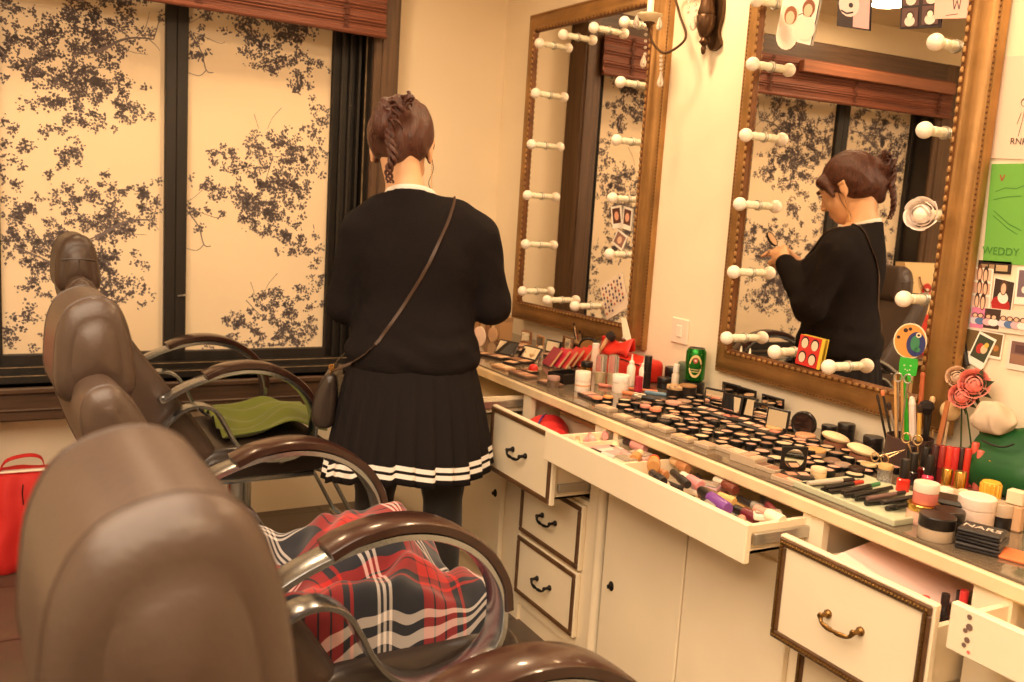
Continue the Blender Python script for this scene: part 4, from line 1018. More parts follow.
def face(u, v, r, hair=(70, 40, 30), skin=(236, 190, 160), body=None, k=1.3):
    L = [('o', u, v - r * .15, r * 1.25, r * 1.45 * k, hair), ('o', u, v + r * .15, r * .85, r * 1.05 * k, skin)]
    if body: L.insert(0, ('o', u, v + r * 3.1 * k, r * 2.1, r * 2.1 * k, body))
    return L
pink, green = (244, 212, 190), (112, 178, 74)
sheet('drawing', 'pale pink paper drawing of a small figure, right of the near mirror', 'drawing', ((1001, 57), (1052, 54), (989, 158)), -.002,
      [('o', .62, .45, .10, .045, (80, 60, 50)), ('o', .62, .455, .08, .035, pink), ('l', [(.62, .5), (.60, .62), (.55, .78)], .006, (80, 60, 50)), ('l', [(.66, .5), (.70, .62), (.72, .78)], .006, (80, 60, 50)), ('l', [(.56, .55), (.50, .66)], .006, (80, 60, 50)), ('t', 'RNK', .58, .83, .02, (80, 60, 50))], base=pink)
sheet('drawing', 'bright green paper with faint pencil scribbles and a small heart', 'drawing', ((992, 164), (1048, 163), (983, 262)), -.002,
      [('l', [(.18, .11), (.22, .17), (.27, .11)], .012, (168, 92, 60)), ('l', [(.12, .28), (.3, .24), (.5, .25), (.7, .2)], .004, (70, 130, 50)), ('l', [(.1, .36), (.35, .33), (.6, .32)], .004, (70, 130, 50)),
       ('l', [(.12, .52), (.4, .64), (.6, .7)], .004, (70, 130, 50)), ('l', [(.12, .47), (.42, .6), (.66, .66)], .004, (70, 130, 50)), ('t', 'WEDDY', .32, .88, .024, (76, 136, 54))], base=green)
GP = 'photos pinned beside the near mirror'
sheet('photograph', 'narrow dark photo strip just under the green paper', 'photo', ((979, 260), (1012, 262), (978, 272)), -.002, [(.08, .3, .5, .7, (160, 130, 100)), (.55, .3, .9, .8, (196, 170, 130)), (.3, .1, .34, .9, (60, 40, 34))], GP, base=(52, 34, 28))
sheet('photograph', 'tall white strip of small sticker photos, leftmost under the green paper', 'photo', ((974, 267), (994, 269), (970, 308)), -.0035, [(.08, .03, .92, .3, (236, 196, 170)), (.08, .36, .92, .62, (226, 176, 150)), (.08, .68, .92, .96, (240, 200, 180))] + face(.35, .14, .11, (120, 70, 50)) + face(.65, .17, .11, (60, 40, 34)) + face(.4, .47, .1) + face(.7, .49, .1) + face(.35, .8, .1) + face(.65, .82, .11), GP)
sheet('photograph', 'portrait photo of a person in red with a large white collar', 'photo', ((995, 277), (1016, 282), (991, 306)), -.0035, [(.05, .03, .95, .97, (60, 44, 34)), ('o', .45, .88, .45, .3, (178, 40, 36)), ('o', .52, .62, .25, .2, (244, 236, 224))] + face(.5, .3, .14, (90, 60, 44)), GP)
sheet('photograph', 'small photo with dark left half at the right picture edge', 'photo', ((1018, 267), (1046, 268), (1014, 304)), -.0035, [(.08, .08, .5, .8, (120, 100, 110)), ('o', .35, .6, .12, .1, (240, 220, 210))], GP)
sheet('photograph', 'wide group photo strip showing a row of people', 'photo', ((972, 306), (1046, 314), (969, 328)), -.005, [(.01, .03, .2, .95, (224, 130, 170)), (.2, .03, .42, .9, (70, 50, 44))] + sum([face(u, .38, .035, (60 + 20 * (i % 3), 44, 40), body=[(220, 210, 220), (90, 120, 170), (230, 180, 190), (240, 236, 230)][i % 4], k=2.2) for i, u in enumerate((.07, .15, .26, .34, .47, .56, .65, .74, .84, .93))], []), GP, base=(238, 220, 200))
sheet('photograph', 'yellowish dark photo mostly hidden behind the tilted photo', 'photo', ((965, 327), (1005, 334), (961, 352)), -.0035, [(.03, .05, .97, .9, (110, 86, 50)), ('o', .7, .45, .08, .14, (196, 160, 70)), ('o', .85, .6, .07, .12, (180, 120, 60))], GP)
sheet('photograph', 'white bordered instant photo tilted to the right', 'photo', ((980, 331), (997, 340), (966, 361)), -.006, [(.08, .07, .92, .78, (64, 70, 50)), ('o', .4, .45, .2, .16, (190, 60, 50)), ('o', .62, .42, .18, .14, (228, 200, 160)), ('o', .66, .28, .12, .08, (220, 190, 80))], GP, base=(250, 244, 232))
sheet('photograph', 'pale bordered photo of a crowd at the right picture edge', 'photo', ((1010, 337), (1046, 343), (1006, 368)), -.0035, [(.08, .1, .95, .82, (120, 88, 84)), (.1, .5, .95, .8, (150, 110, 90)), (.2, .2, .6, .45, (90, 60, 60))], GP, base=(240, 220, 206))
class GX:
    def __init__(s, m, o=0): s.m, s.o = m, o
    def __sub__(s, k): return GX(s.m, s.o - k)
    def __call__(s, y): th = s.m.rotation_euler.z; return s.m.location.x - .0305 / math.cos(th) - (y - s.m.location.y) * math.tan(th) + s.o
XMIR = GX(mirror_near); XMIF = GX(mirror_far)
GM = 'pictures stuck on the near mirror'
sheet('photograph', 'white photo card of two women at top left of the near mirror', 'photo', ((787, -20), (824, -14), (776, 37)), XMIR - .001, [(.04, .45, .5, .95, (246, 222, 200)), ('l', [(.5, .55), (.62, .5), (.7, .6), (.85, .52)], .008, (90, 60, 60)), ('l', [(.5, .68), (.64, .62), (.8, .7)], .008, (90, 60, 60)), (.97, .0, 1.0, 1.0, (50, 36, 40))] + face(.3, .6, .14, (150, 90, 60), body=(250, 230, 214), k=.8) + face(.74, .42, .13, (140, 80, 50), body=(246, 226, 210), k=.8), GM)
sheet('photograph', 'black and pink postcard with a plain round face, hanging over the near mirror', 'photo', ((839, -25), (872, -22), (837, 26)), XMIR - .001, [(.5, .3, .98, .97, (238, 176, 176)), ('o', .36, .55, .32, .24, (244, 214, 208)), ('o', .42, .56, .07, .05, (40, 28, 30)), ('l', [(.12, .68), (.3, .73), (.5, .69)], .018, (40, 28, 30))], GM, base=(50, 36, 36))
sheet('photograph', 'dark postcard of four small white portraits over the near mirror', 'photo', ((903, -22), (944, -26), (900, 29)), XMIR - .001, sum([[(u - .2, v - .16, u + .2, v + .2, (96, 66, 62)), ('o', u, v + .1, .13, .1, (226, 214, 200)), ('o', u, v - .02, .1, .08, (60, 44, 40)), ('o', u, v, .07, .065, (240, 226, 206))] for u, v in ((.25, .35), (.75, .35), (.25, .76), (.75, .74))], []), GM, base=(44, 28, 30))
sheet('photograph', 'pink postcard at top right corner of the near mirror', 'photo', ((937, -25), (978, -28), (934, 19)), XMIR - .003, [('l', [(.45, .5), (.5, .8), (.56, .6), (.62, .8), (.66, .5)], .012, (90, 60, 60)), ('l', [(.3, .93), (.6, .9)], .008, (90, 60, 60))], GM, base=(236, 190, 176))
sheet('photo_card', 'red and yellow card of four faces at the bottom of the near mirror', 'card', ((802, 334), (826, 340), (796, 363)), XMIR - .004, [(.0, .0, .9, 1, (206, 46, 40))] + sum([[('o', u, v - .03, .17, .2, (44, 26, 26)), ('o', u, v, .135, .17, (246, 208, 180))] for u, v in ((.24, .26), (.66, .28), (.24, .74), (.66, .76))], []), GM, th=.004, base=(232, 196, 60))
GF = 'small photos stuck on the far mirror'
sheet('photograph', 'left one of two upright instant photos on the far mirror', 'photo', ((611, 207), (621, 205), (613, 229)), XMIF - .001, [(.12, .1, .88, .78, (90, 50, 40)), ('o', .5, .45, .22, .2, (220, 160, 130))], GF)
sheet('photograph', 'right one of two upright instant photos on the far mirror', 'photo', ((624, 206), (633, 209), (622, 228)), XMIF - .001, [(.12, .1, .88, .78, (96, 56, 44)), ('o', .5, .45, .22, .2, (224, 166, 136))], GF)
sheet('photograph', 'third instant photo on the far mirror, tilted below the two upright ones', 'photo', ((618, 229), (628, 237), (612, 243)), XMIF - .001, [(.1, .1, .9, .85, (150, 110, 96)), ('o', .5, .5, .2, .24, (230, 190, 160))], GF)
sheet('sticker_sheet', 'whitish sheet dotted with tiny dark stickers on the far mirror', 'paper', ((600, 286), (622, 272), (607, 320)), XMIF - .001, [('o', .1 + .13 * (i % 7), .12 + .14 * (i // 7) + .04 * (i % 2), .035, .04, ((110, 60, 60), (90, 60, 110), (60, 44, 40), (190, 90, 60))[i % 4]) for i in range(38)], GF, base=(244, 222, 196))
# tiny white cones standing on the lower lip of the near mirror
for k, q in enumerate(((741, 352), (750, 354))):
    P = at(*q, 0, -.033); m = MB(); m.lathe([(.0055, 0), (.0042, .008), (.0025, .022), (0, .024)], 10); o = m.build('nail_cone', C(244, 236, 214), loc=(-.033, P[1], .861 + .0625 + .0115)); tag(o, 'tiny white cone on the lower lip of the near mirror, ' + ('left one' if k == 0 else 'right one'), 'cone', 'small cones on the near mirror')

# ------------------------------------------------------------------ things on the worktop
def on(px, py, z=ZC): p = at(px, py, 2, z); return (min(p[0], -.02), p[1], z)
OCC = []
def occ(p, r): OCC.append((p[0], p[1], r))
def jar(label, px, py, r, h, body, lid, lf=.35, z=ZC, name='cosmetic_jar', cat='jar', grp=None, pos=None, band=None, rough=.35):
    p = pos or on(px, py, z); occ(p, r); t = thing(name, label, cat, p, 0, grp); hb_ = h * (1 - lf)
    MB().lathe([(r * .96, 0), (r, r * .06), (r, hb_ - .001), (r * .9, hb_)], 24).build('jar_body', body, t)
    MB().lathe([(r * 1.0, hb_ + .0005), (r * 1.02, hb_ + .002), (r * 1.02, h - .002), (r * .97, h)], 24).build('lid', lid, t)
    if band: MB().lathe([(r * 1.008, hb_ * .55), (r * 1.008, hb_ * .68)], 24).build('band', band, t)
    return t
def bottle(label, px, py, r, h, body, cap, z=ZC, name='bottle', cat='bottle', tip=False, grp=None, capf=.3, pos=None, capr=.8):
    p = pos or on(px, py, z); occ(p, r); t = thing(name, label, cat, p, 0, grp); hb_ = h * (1 - capf)
    MB().lathe([(r * .95, 0), (r, r * .1), (r, hb_ * .85), (r * .55, hb_)], 18).build('bottle_body', body, t)
    if tip: MB().lathe([(r * .62, hb_), (r * .6, hb_ + h * capf * .25), (r * .28, hb_ + h * capf * .4), (r * .12, h), (0, h + .001)], 14).build('nozzle', cap, t)
    else: MB().lathe([(r * capr, hb_ * (.86 if capr > .9 else 1)), (r * capr, h - .002), (r * capr * .9, h)], 16).build('cap', cap, t)
    return t
BLK = C(30, 25, 24, rough=.3); WHT = C(246, 230, 214, rough=.35); CLR = mat('clear_plastic', (.95, .9, .82), .08, trans=.85)
PINKP = C(236, 190, 178); GOLDM = mat('gold_cap', srgb(214, 172, 92), .2, 1.0); REDP = C(196, 34, 34, rough=.3); ORG = C(232, 130, 84)
BRN = C(120, 76, 52); BEI = C(226, 190, 150)
# beer can on a black tin
tin = on(700, 402); jar('flat black tin under the green beer can', 0, 0, .034, .038, BLK, BLK, .4, pos=(-.055, -1.430, ZC), name='tin', cat='tin')
cn = thing('beer_can', 'green beer can with a cream oval label standing on a black tin', 'can', (-.055, -1.430, ZC + .0395)); RC = .0315; HC = .108
M_CANG = mat('green_can_metal', srgb(34, 122, 40), .25, .7); M_ALU = mat('aluminium', srgb(214, 206, 196), .3, .9)
MB().lathe([(.022, 0), (RC - .002, .006), (RC, .010), (RC, HC - .014), (RC - .006, HC - .002)], 32).build('can_body', M_CANG, cn)
MB().lathe([(RC - .0055, HC - .002), (RC - .005, HC), (RC - .007, HC), (RC - .008, HC - .002), (0, HC - .002)], 28).build('can_top', M_ALU, cn)
va = math.atan2(CAM[1] + 1.430, CAM[0] + .055)
def wrap(mb, pts, h, mi=0):      # polygon (u metres round, z) wrapped on the can
    mb.add([((RC + h) * math.cos(va + u / RC), (RC + h) * math.sin(va + u / RC), z) for u, z in pts], [tuple(range(len(pts)))], mi)
m = MB(); zc_ = .052
for k in range(28):
    a0, a1 = 2 * PI * k / 28, 2 * PI * (k + 1) / 28
    if abs(math.sin((a0 + a1) / 2)) < .22: continue
    wrap(m, [(.021 * math.cos(a0), zc_ + .036 * math.sin(a0)), (.021 * math.cos(a1), zc_ + .036 * math.sin(a1)), (.016 * math.cos(a1), zc_ + .028 * math.sin(a1)), (.016 * math.cos(a0), zc_ + .028 * math.sin(a0))], .0004)
wrap(m, [(-.021, zc_ - .004), (.021, zc_ - .004), (.021, zc_ + .006), (-.021, zc_ + .006)], .0005, 1)
for k in range(12): a0, a1 = 2 * PI * k / 12, 2 * PI * (k + 1) / 12; wrap(m, [(0, zc_ + .018), (.008 * math.cos(a0), zc_ + .018 + .009 * math.sin(a0)), (.008 * math.cos(a1), zc_ + .018 + .009 * math.sin(a1))], .0006, 2)
for k in range(5):
    a0 = PI / 2 + 2 * PI * k / 5; wrap(m, [(.005 * math.cos(a0), zc_ + .018 + .0055 * math.sin(a0)), (.002 * math.cos(a0 + .63), zc_ + .018 + .0022 * math.sin(a0 + .63)), (0, zc_ + .018), (.002 * math.cos(a0 - .63), zc_ + .018 + .0022 * math.sin(a0 - .63))], .0009, 3)
for z in (zc_ - .012, zc_ - .019): 
    for u in np.arange(-.012, .012, .004): wrap(m, [(u, z), (u + .003, z), (u + .003, z + .003), (u, z + .003)], .0005, 0)
wrap(m, [(-.018, HC - .020), (.018, HC - .020), (.018, HC - .016), (-.018, HC - .016)], .0005, 4)
m.build('label', [C(224, 196, 140), C(150, 84, 62), C(176, 60, 50), C(236, 228, 214), C(150, 196, 90)], cn, smooth=0)
jar('grey-green round lid leaning by the wall behind the beer can', 0, 0, .026, .085, C(110, 120, 92), C(92, 104, 84), .3, pos=(-.028, -1.355, ZC + .0), name='tub', cat='tub')
bottle('small pale bottle squeezed left of the beer can', 0, 0, .012, .085, C(224, 206, 186), C(236, 226, 214), pos=(-.085, -1.375, ZC))
# jars left of the can
jar('white cream jar with a thin orange line, standing by the black box', 582, 391, .024, .062, WHT, WHT, .48, band=C(222, 160, 110))
jar('white jar in front of the two pointed bottles', 620, 392, .026, .055, WHT, C(250, 236, 224), .45)
bottle('left one of two white pointed nozzle bottles', 630, 385, .014, .10, WHT, WHT, tip=True, grp='white nozzle bottles')
bottle('right one of two white pointed nozzle bottles, red label below', 0, 0, .014, .098, WHT, WHT, tip=True, grp='white nozzle bottles', pos=(on(637, 385)[0] - .005, on(637, 385)[1] - .035, ZC))
p = on(638, 392); m = MB(); m.bbox(-.011, .011, -.008, .008, 0, .05, .002); o = m.build('small_box', [C(186, 40, 60)], loc=p); tag(o, 'little crimson box in front of the right nozzle bottle', 'box'); occ(p, .015)
jar('upright matt black tube beside the red pouch', 646, 388, .0125, .105, BLK, BLK, .5, name='mascara_tube', cat='makeup tube')
jar('squat black jar behind the black tube', 664, 388, .024, .035, BLK, BLK, .4)
jar('black jar stacked highest behind the leopard tin', 671, 384, .024, .058, BLK, BLK, .35)
jar('round black tin with a leopard patterned lid', 675, 398, .028, .040, BLK, mat('leopard_print', srgb(216, 176, 130), .5, var=.85, vscale=110), .3, name='tin', cat='tin')
jar('big black pot with a gold brown rim left of the standing compacts', 0, 0, .026, .045, BLK, C(168, 120, 76), .12, pos=(-.135, -1.50, ZC))
p = on(660, 396); m = MB(); m.bbox(-.05, .05, -.006, .006, 0, .012, .004); o = m.build('blue_tube', C(98, 128, 150)); o.location = (p[0], p[1], ZC); o.rotation_euler.z = -.9; tag(o, 'small blue-grey tube lying in front of the black jars', 'makeup tube'); occ(p, .02)
# clear tubs and brush jar in the middle
for k, (px, py, r, h, c, lab) in enumerate(((600, 384, .018, .095, CLR, 'clear plastic tumbler with cream powder, left one'), (612, 386, .017, .10, CLR, 'clear plastic tumbler standing between the white jars'), (618, 372, .016, .09, C(240, 204, 184), 'pale pink tube bottle behind the clear tumblers'), (603, 368, .014, .10, C(206, 90, 80), 'slim red topped bottle behind the clear tumblers'), (594, 372, .014, .085, C(240, 210, 190), 'pale pink bottle left of the slim red topped bottle'), (626, 372, .015, .088, C(232, 200, 176), 'beige tube bottle behind the nozzle bottles'))):
    p = on(px, py); occ(p, r); t = thing('bottle', lab, 'bottle', p)
    MB().lathe([(r * .9, 0), (r, .003), (r, h * .9), (r * .85, h)], 18).build('bottle_body', c, t)
    if c is CLR: MB().lathe([(r * .85, .002), (r * .85, h * .42), (0, h * .43)], 16).build('contents', C(238, 214, 160), t)
    else: MB().lathe([(r * .9, h), (r * .9, h + .014), (r * .7, h + .016)], 14).build('cap', [C(250, 232, 222), REDP][k == 3], t)
# brown round pots by the box
jar('small clear brown jar with a mauve lid at the worktop front edge', 0, 0, .020, .035, mat('smoked_jar', srgb(150, 120, 96), .15, trans=.4), C(170, 132, 120), .35, pos=(on(553, 387)[0], on(553, 387)[1], ZC))
jar('black and gold lidded jar behind the black box', 586, 376, .020, .050, GOLDM, BLK, .35)
p = on(568, 384); t = thing('organiser_box', 'open black box holding the leaning red packets', 'box', (p[0] + .01, p[1] + .03, ZC), .25); occ(p, .05)
m = MB(); m.bbox(-.05, .05, -.035, .035, 0, .003, .001); m.bbox(-.05, -.047, -.035, .035, 0, .034, .001); m.bbox(.047, .05, -.035, .035, 0, .034, .001); m.bbox(-.05, .05, -.035, -.032, 0, .034, .001); m.bbox(-.05, .05, .032, .035, 0, .034, .001); m.build('box_body', BLK, t)
for k, (px, py, col) in enumerate(((541, 367, (150, 40, 60)), (549, 368, (206, 44, 70)), (556, 369, (196, 60, 60)), (563, 368, (200, 40, 36)), (571, 368, (214, 46, 34)), (577, 366, (206, 40, 34)))):
    P = on(px, py); t = thing('powder_packet', ['dark red', 'pink-red', 'dull red', 'red', 'bright red', 'rightmost red'][k] + ' packet leaning to the right, ' + ordn[k].replace('topmost', 'first').replace('from the top', 'from the left') + ' in the fanned row', 'packet', (P[0] + .02, P[1] + .01, ZC + (.001 if k < 3 else .005)), -1.72, 'fanned red packets')
    m = MB(); m.M = Matrix.Rotation(.62, 4, 'X').inverted(); m.bbox(-.035, .035, -.0012, .0085, 0.006, .080, .001); m.build('sleeve', C(*col, rough=.4), t)
    m = MB(); m.M = Matrix.Rotation(.62, 4, 'X').inverted()
    m.bbox(.0352, .0362, .0000, .0074, 0.008, .078, .0004); m.build('paper_edge', C(206, 164, 120), t)
m = MB(); m.ball((0, 0, .0155), .0165, 18, 12, 0, (1, 1, .94)); p = on(533, 373); o = m.build('red_ball', C(214, 40, 34, rough=.3), loc=p); tag(o, 'glossy red ball-shaped blender by the fanned red packets', 'makeup sponge'); occ(p, .02)
# red vinyl pouch with white card
P = on(644, 372); t = thing('red_pouch', 'big bright red zipped pouch with its flap open, against the wall', 'pouch', (-.10, -1.17, ZC)); RED1 = C(216, 48, 34, rough=.4)
m = MB(); b0 = MB(); puff(b0, c2([(-.045, .0), (-.05, .03), (-.045, .068), (0, .075), (.05, .07), (.055, .03), (.05, .0), (0, -.0)], 4), .20, .02, .003); m.add(b0.v, b0.f); m.build('pouch_body', RED1, t, smooth=60)
m = MB(); G = []
for i in range(9):
    u = i / 8
    for j in range(9):
        v = j / 8; G.append((-.045 + .08 * u - .03 * u * u, .00 + (v - .1) * .15 + .02 * u, .074 + .055 * math.sin(PI * min(1, u * .9)) * (1 - .35 * v) + .008 * math.sin(6 * v + 3 * u)))
m.add(G, [(i * 9 + j, i * 9 + j + 1, (i + 1) * 9 + j + 1, (i + 1) * 9 + j) for i in range(8) for j in range(8)]); o = m.build('flap', RED1, t, smooth=90); s_ = o.modifiers.new('thickness', 'SOLIDIFY'); s_.thickness = .003
m = MB(); m.ball((-.02, .045, .13), .006, 8, 6); m.build('snap', M_STEEL, t)
m = MB(); m.tube([(-.048, -.095, .062), (-.05, 0, .067), (-.048, .095, .062)], .0022, 6); m.build('zip', BLK, t)
m = MB(); m.add([(-.085, -1.075, .905), (-.095, -1.15, .882), (-.06, -1.02, .965), (-.065, -1.055, .968), (-.083, -1.075, .9045), (-.093, -1.15, .8815), (-.058, -1.02, .9645), (-.063, -1.055, .9675)], [(0, 1, 3, 2), (4, 6, 7, 5), (0, 4, 5, 1), (1, 5, 7, 3), (3, 7, 6, 2), (2, 6, 4, 0)])
o = m.build('white_card', C(250, 236, 210)); tag(o, 'white card standing above the red pouch', 'card')
m = MB(); m.lathe([(.0, 0), (.016, .002), (.019, .012), (.015, .026), (.0, .03)], 14); o = m.build('powder_brush', C(44, 32, 26, rough=.9), loc=(-.13, -1.05, .895)); o.rotation_euler = (.5, .6, 0)
b_ = o; root = thing('powder_brush', 'thick dark brown powder brush propped in the brush cup near the red pouch', 'brush', (0, 0, 0)); b_.parent = root; b_.name = 'bristles'
MB().tube([(-.13, -1.05, .897), (-.145, -1.03, .85), (-.165, -1.0, .80)], [.008, .006, .005], 10).build('brush_handle', C(224, 180, 130), root)
# cup of thin brushes before the far mirror
def brush_cup(label, p, r, h, col, brushes, name='brush_cup', cat='cup'):
    t = thing(name, label, cat, p); MB().lathe([(r * .9, 0), (r, .003), (r, h), (r * .92, h), (r * .88, .006), (0, .005)], 22).build('cup_body', col, t); occ(p, r); return t
cup_m = brush_cup('tan cup of thin brushes standing before the far mirror', (on(600, 355)[0] - .0, on(600, 355)[1], ZC), .030, .06, C(206, 160, 110), [])
cb_ = cup_m.location
rg = random.Random(3)
def brush(label, base, top, rh, hc, bc_, bl=.018, br=.006, grp=None, name='makeup_brush'):
    t = thing(name, label, 'brush', (0, 0, 0), 0, grp); a, b = Vector(base), Vector(top); d = (b - a).normalized()
    MB().tube([tuple(a), tuple(a + (b - a) * .5), tuple(b - d * bl)], [rh * .7, rh, rh * .9], 8).build('brush_handle', hc, t)
    MB().tube([tuple(b - d * bl), tuple(b - d * bl * .5), tuple(b - d * bl * .15), tuple(b)], [rh, br, br * .8, br * .15], 8).build('bristles', bc_, t); return t
DK = C(52, 34, 26, rough=.8)
for k in range(9):
    a = 2 * PI * k / 9 + .3; top = (cb_.x + .045 * math.cos(a), cb_.y + .05 * math.sin(a), ZC + rg.uniform(.10, .145))
    brush('thin brush with ' + ['tan', 'brown', 'red', 'black', 'pale'][k % 5] + ' handle in the tan cup, ' + ['a short one', 'a tall one'][k % 2], (cb_.x + .012 * math.cos(a), cb_.y + .012 * math.sin(a), ZC + .008), top, .0022, [C(206, 160, 110), BRN, REDP, BLK, BEI][k % 5], DK, .014, .004, 'thin brushes in the tan cup')
# round magnifier / black ring mirror behind the red packets
t = thing('hand_mirror', 'round black-rimmed hand mirror propped upright behind the red packets', 'mirror', (-.075, -.865, ZC), .5)
m = MB(); b0 = MB(); b0.lathe([(.045, 0), (.048, .003), (.048, .008), (.045, .011), (.040, .009), (0, .009)], 28, axis='x'); mm = Matrix.Translation((0, 0, .048)) @ Matrix.Rotation(-.2, 4, 'Y') @ Matrix.Rotation(PI, 4, 'Z'); m.add([tuple(mm @ Vector(q)) for q in b0.v], b0.f); m.build('rim', BLK, t)
m = MB(); b0 = MB(); b0.lathe([(.039, .0095), (.039, .0100), (0, .0102)], 24, axis='x'); m.add([tuple(mm @ Vector(q)) for q in b0.v], b0.f); m.build('glass', C(176, 128, 76, rough=.15), t)
occ((-.075, -.865), .05)

# standing clam-shell compacts
def compact_open(label, p, rz, w=.062, d=.058, lid_a=1.75, pans=((-.5, 0, .9), (.5, 0, .9)), pcol=None, grp=None, roundm=False, name='powder_compact'):
    t = thing(name, label, 'makeup', p, rz, grp); occ(p, max(w, d) * .6)
    MB().bbox(-d / 2, d / 2, -w / 2, w / 2, 0, .010, .003).build('base', BLK, t)
    lid = MB(); lid.M = Matrix.Translation((d / 2, 0, .009)) @ Matrix.Rotation(lid_a, 4, 'Y') 
    lid.bbox(-d, 0, -w / 2, w / 2, .0, .005, .002); l = lid.build('lid', BLK, t)
    g_ = MB(); g_.M = lid.M.copy()
    if roundm: g_.lathe([(min(w, d) * .40, -.0006), (min(w, d) * .40, -.0002)], 24, (-d / 2, 0, 0))
    else: g_.box(-d + .006, -.006, -w / 2 + .006, w / 2 - .006, -.0008, -.0002)
    g_.build('mirror', M_MIRROR, l, smooth=0)
    m = MB()
    cols = pcol or [(226, 170, 140), (196, 140, 110)]
    for k, (cy, cx, s) in enumerate(pans): m.bbox(cx * d * .4 - d * .16 * s * 1.4, cx * d * .4 + d * .16 * s * 1.4, cy * w * .46 - w * .2 * s, cy * w * .46 + w * .2 * s, .009, .0108, .001, k % 2)
    m.build('powder', [C(*cols[0], rough=.8), C(*cols[1], rough=.8)], t); return t
GC = 'open black compacts along the wall'
for k, (px, py, rz, lab) in enumerate(((706, 412, .5, 'leftmost of the row'), (722, 418, .35, 'second from the left'), (737, 421, .5, 'third from the left'), (752, 428, .3, 'fourth from the left'), (768, 434, .45, 'rightmost of the row'))):
    P = on(px, py); compact_open('open black powder compact with upright lid by the near mirror, ' + lab, (P[0] + .005, P[1], ZC), rz - .2, .068, .056, 1.62 + .07 * (k % 3), grp=GC, pcol=[[(236, 176, 150), (240, 200, 170)], [(214, 130, 110), (228, 180, 150)], [(240, 190, 160), (170, 110, 90)]][k % 3])
for k, (px, py, rz, w_) in enumerate(((722, 404, .4, .075), (740, 409, .3, .08), (764, 418, .35, .085))):
    P = on(px, py); pp = (-.05 - .005 * k, P[1] + .01, ZC)
    compact_open('larger open black palette at the back against the wall, ' + ['left', 'middle', 'right'][k] + ' one', pp, rz - .3, w_, .05, 1.5, grp='larger palettes at the back')
P = on(797, 478); compact_open('square black compact with a round mirror standing open by the pens', (P[0], P[1], ZC), 1.15, .060, .055, 1.50, roundm=True)
# round black compact mirror on edge
t = thing('powder_compact', 'round black compact standing on its edge before the near mirror', 'makeup', (-.13, -1.965, ZC), .35); occ((-.13, -1.965), .04)
m = MB(); b0 = MB(); b0.lathe([(.031, 0), (.034, .003), (.034, .009), (.031, .012), (.027, .010), (0, .010)], 30, axis='x'); mm = Matrix.Translation((.006, 0, .034)) @ Matrix.Rotation(PI, 4, 'Z'); m.add([tuple(mm @ Vector(q)) for q in b0.v], b0.f); m.build('rim', BLK, t)
m = MB(); b0 = MB(); b0.lathe([(.0262, .0105), (.0262, .0110), (0, .0112)], 24, axis='x'); m.add([tuple(mm @ Vector(q)) for q in b0.v], b0.f); m.build('glass', C(46, 30, 26, rough=.08), t)
jar('tall black lidded jar behind the round compact', 0, 0, .022, .046, BLK, BLK, .35, pos=(-.045, -2.03, ZC))
jar('short black jar lying low left of the tall black lidded jar', 0, 0, .020, .028, BLK, BLK, .4, pos=(-.045, -1.975, ZC))
jar('squat black jar with stepped lid near the brush pot', 0, 0, .024, .036, BLK, BLK, .45, pos=(-.055, -2.125, ZC))
# powder puffs
for k, (px, py, rz) in enumerate(((832, 446, -.5), (858, 459, -.75))):
    P = on(px, py); t = thing('powder_puff', ['beige powder puff resting on a pot, left one', 'beige powder puff resting on a pot, right one'][k], 'powder puff', (P[0] + .01, P[1], ZC), rz, 'beige powder puffs'); occ(P, .035)
    m = MB(); m.M = Matrix.Translation((0, 0, .022)) @ Matrix.Rotation(.22, 4, 'Y'); m.ball((0, 0, 0), .036, 22, 10, 0, (1, .95, .34)); m.build('puff', C(242, 214, 170, rough=.9), t)
    m = MB(); m.lathe([(.027, 0), (.028, .003), (.027, .012), (0, .012)], 20); m.build('pot', C(150, 96, 70), t)

# green drawing of pots in rows
POTC = [('beige', (206, 168, 134)), ('pink', (220, 164, 142)), ('peach', (232, 170, 130)), ('brown', (156, 114, 88)), ('pale', (226, 196, 160)), ('taupe', (172, 134, 108)), ('dark', (70, 52, 44))]
protos = {}
def pot_proto(k):
    nm, col = POTC[k]; t = thing('powder_pot', 'shallow round pot of ' + nm + ' powder in the crowded rows on the worktop', 'makeup', (0, 0, 0), 0, nm + ' powder pots on the worktop')
    MB().lathe([(.0165, 0), (.0175, .0015), (.0175, .0075), (.0160, .0085), (.0150, .0078), (.0150, .0065)], 20).build('pan', mat('smoky_plastic', srgb(60, 46, 40), .2), t)
    MB().lathe([(.0152, .0062), (.0150, .0074), (.0, .0080)], 20).build('powder', C(*col, rough=.55), t); return t
'''placed below once the larger things have claimed their spots'''

# loose lipsticks, foundation pots and clear cases along the middle front
for k, (px, py, r, h, c, lab) in enumerate(((597, 402, .015, .016, (236, 150, 110), 'small coral pot beside the orange one near the front edge'), (608, 401, .015, .016, (240, 160, 96), 'small orange pot near the front edge'), (645, 411, .016, .018, (214, 140, 124), 'pink pot left of the salmon one in the middle of the worktop'), (655, 415, .017, .020, (232, 140, 104), 'salmon pot in the middle of the worktop'), (673, 408, .024, .020, (214, 160, 140), 'wide black pot of pinkish powder in the middle'), (684, 404, .022, .012, (180, 146, 120), 'flat taupe pot behind the wide black pot'), (634, 402, .010, .014, (110, 80, 64), 'tiny dark pot beside the lying lipstick'))):
    P = on(px, py); occ(P, r); t = thing('blusher_pot', lab, 'makeup', P); MB().lathe([(r * .95, 0), (r, .002), (r, h * .62), (r * .98, h * .62)], 22).build('pan', BLK if k in (3, 4, 6) else mat('smoky_plastic', (0, 0, 0)), t)
    MB().lathe([(r * .97, h * .6), (r * .97, h * .93), (r * .85, h), (0, h)], 22).build('powder', C(*c, rough=.5), t)
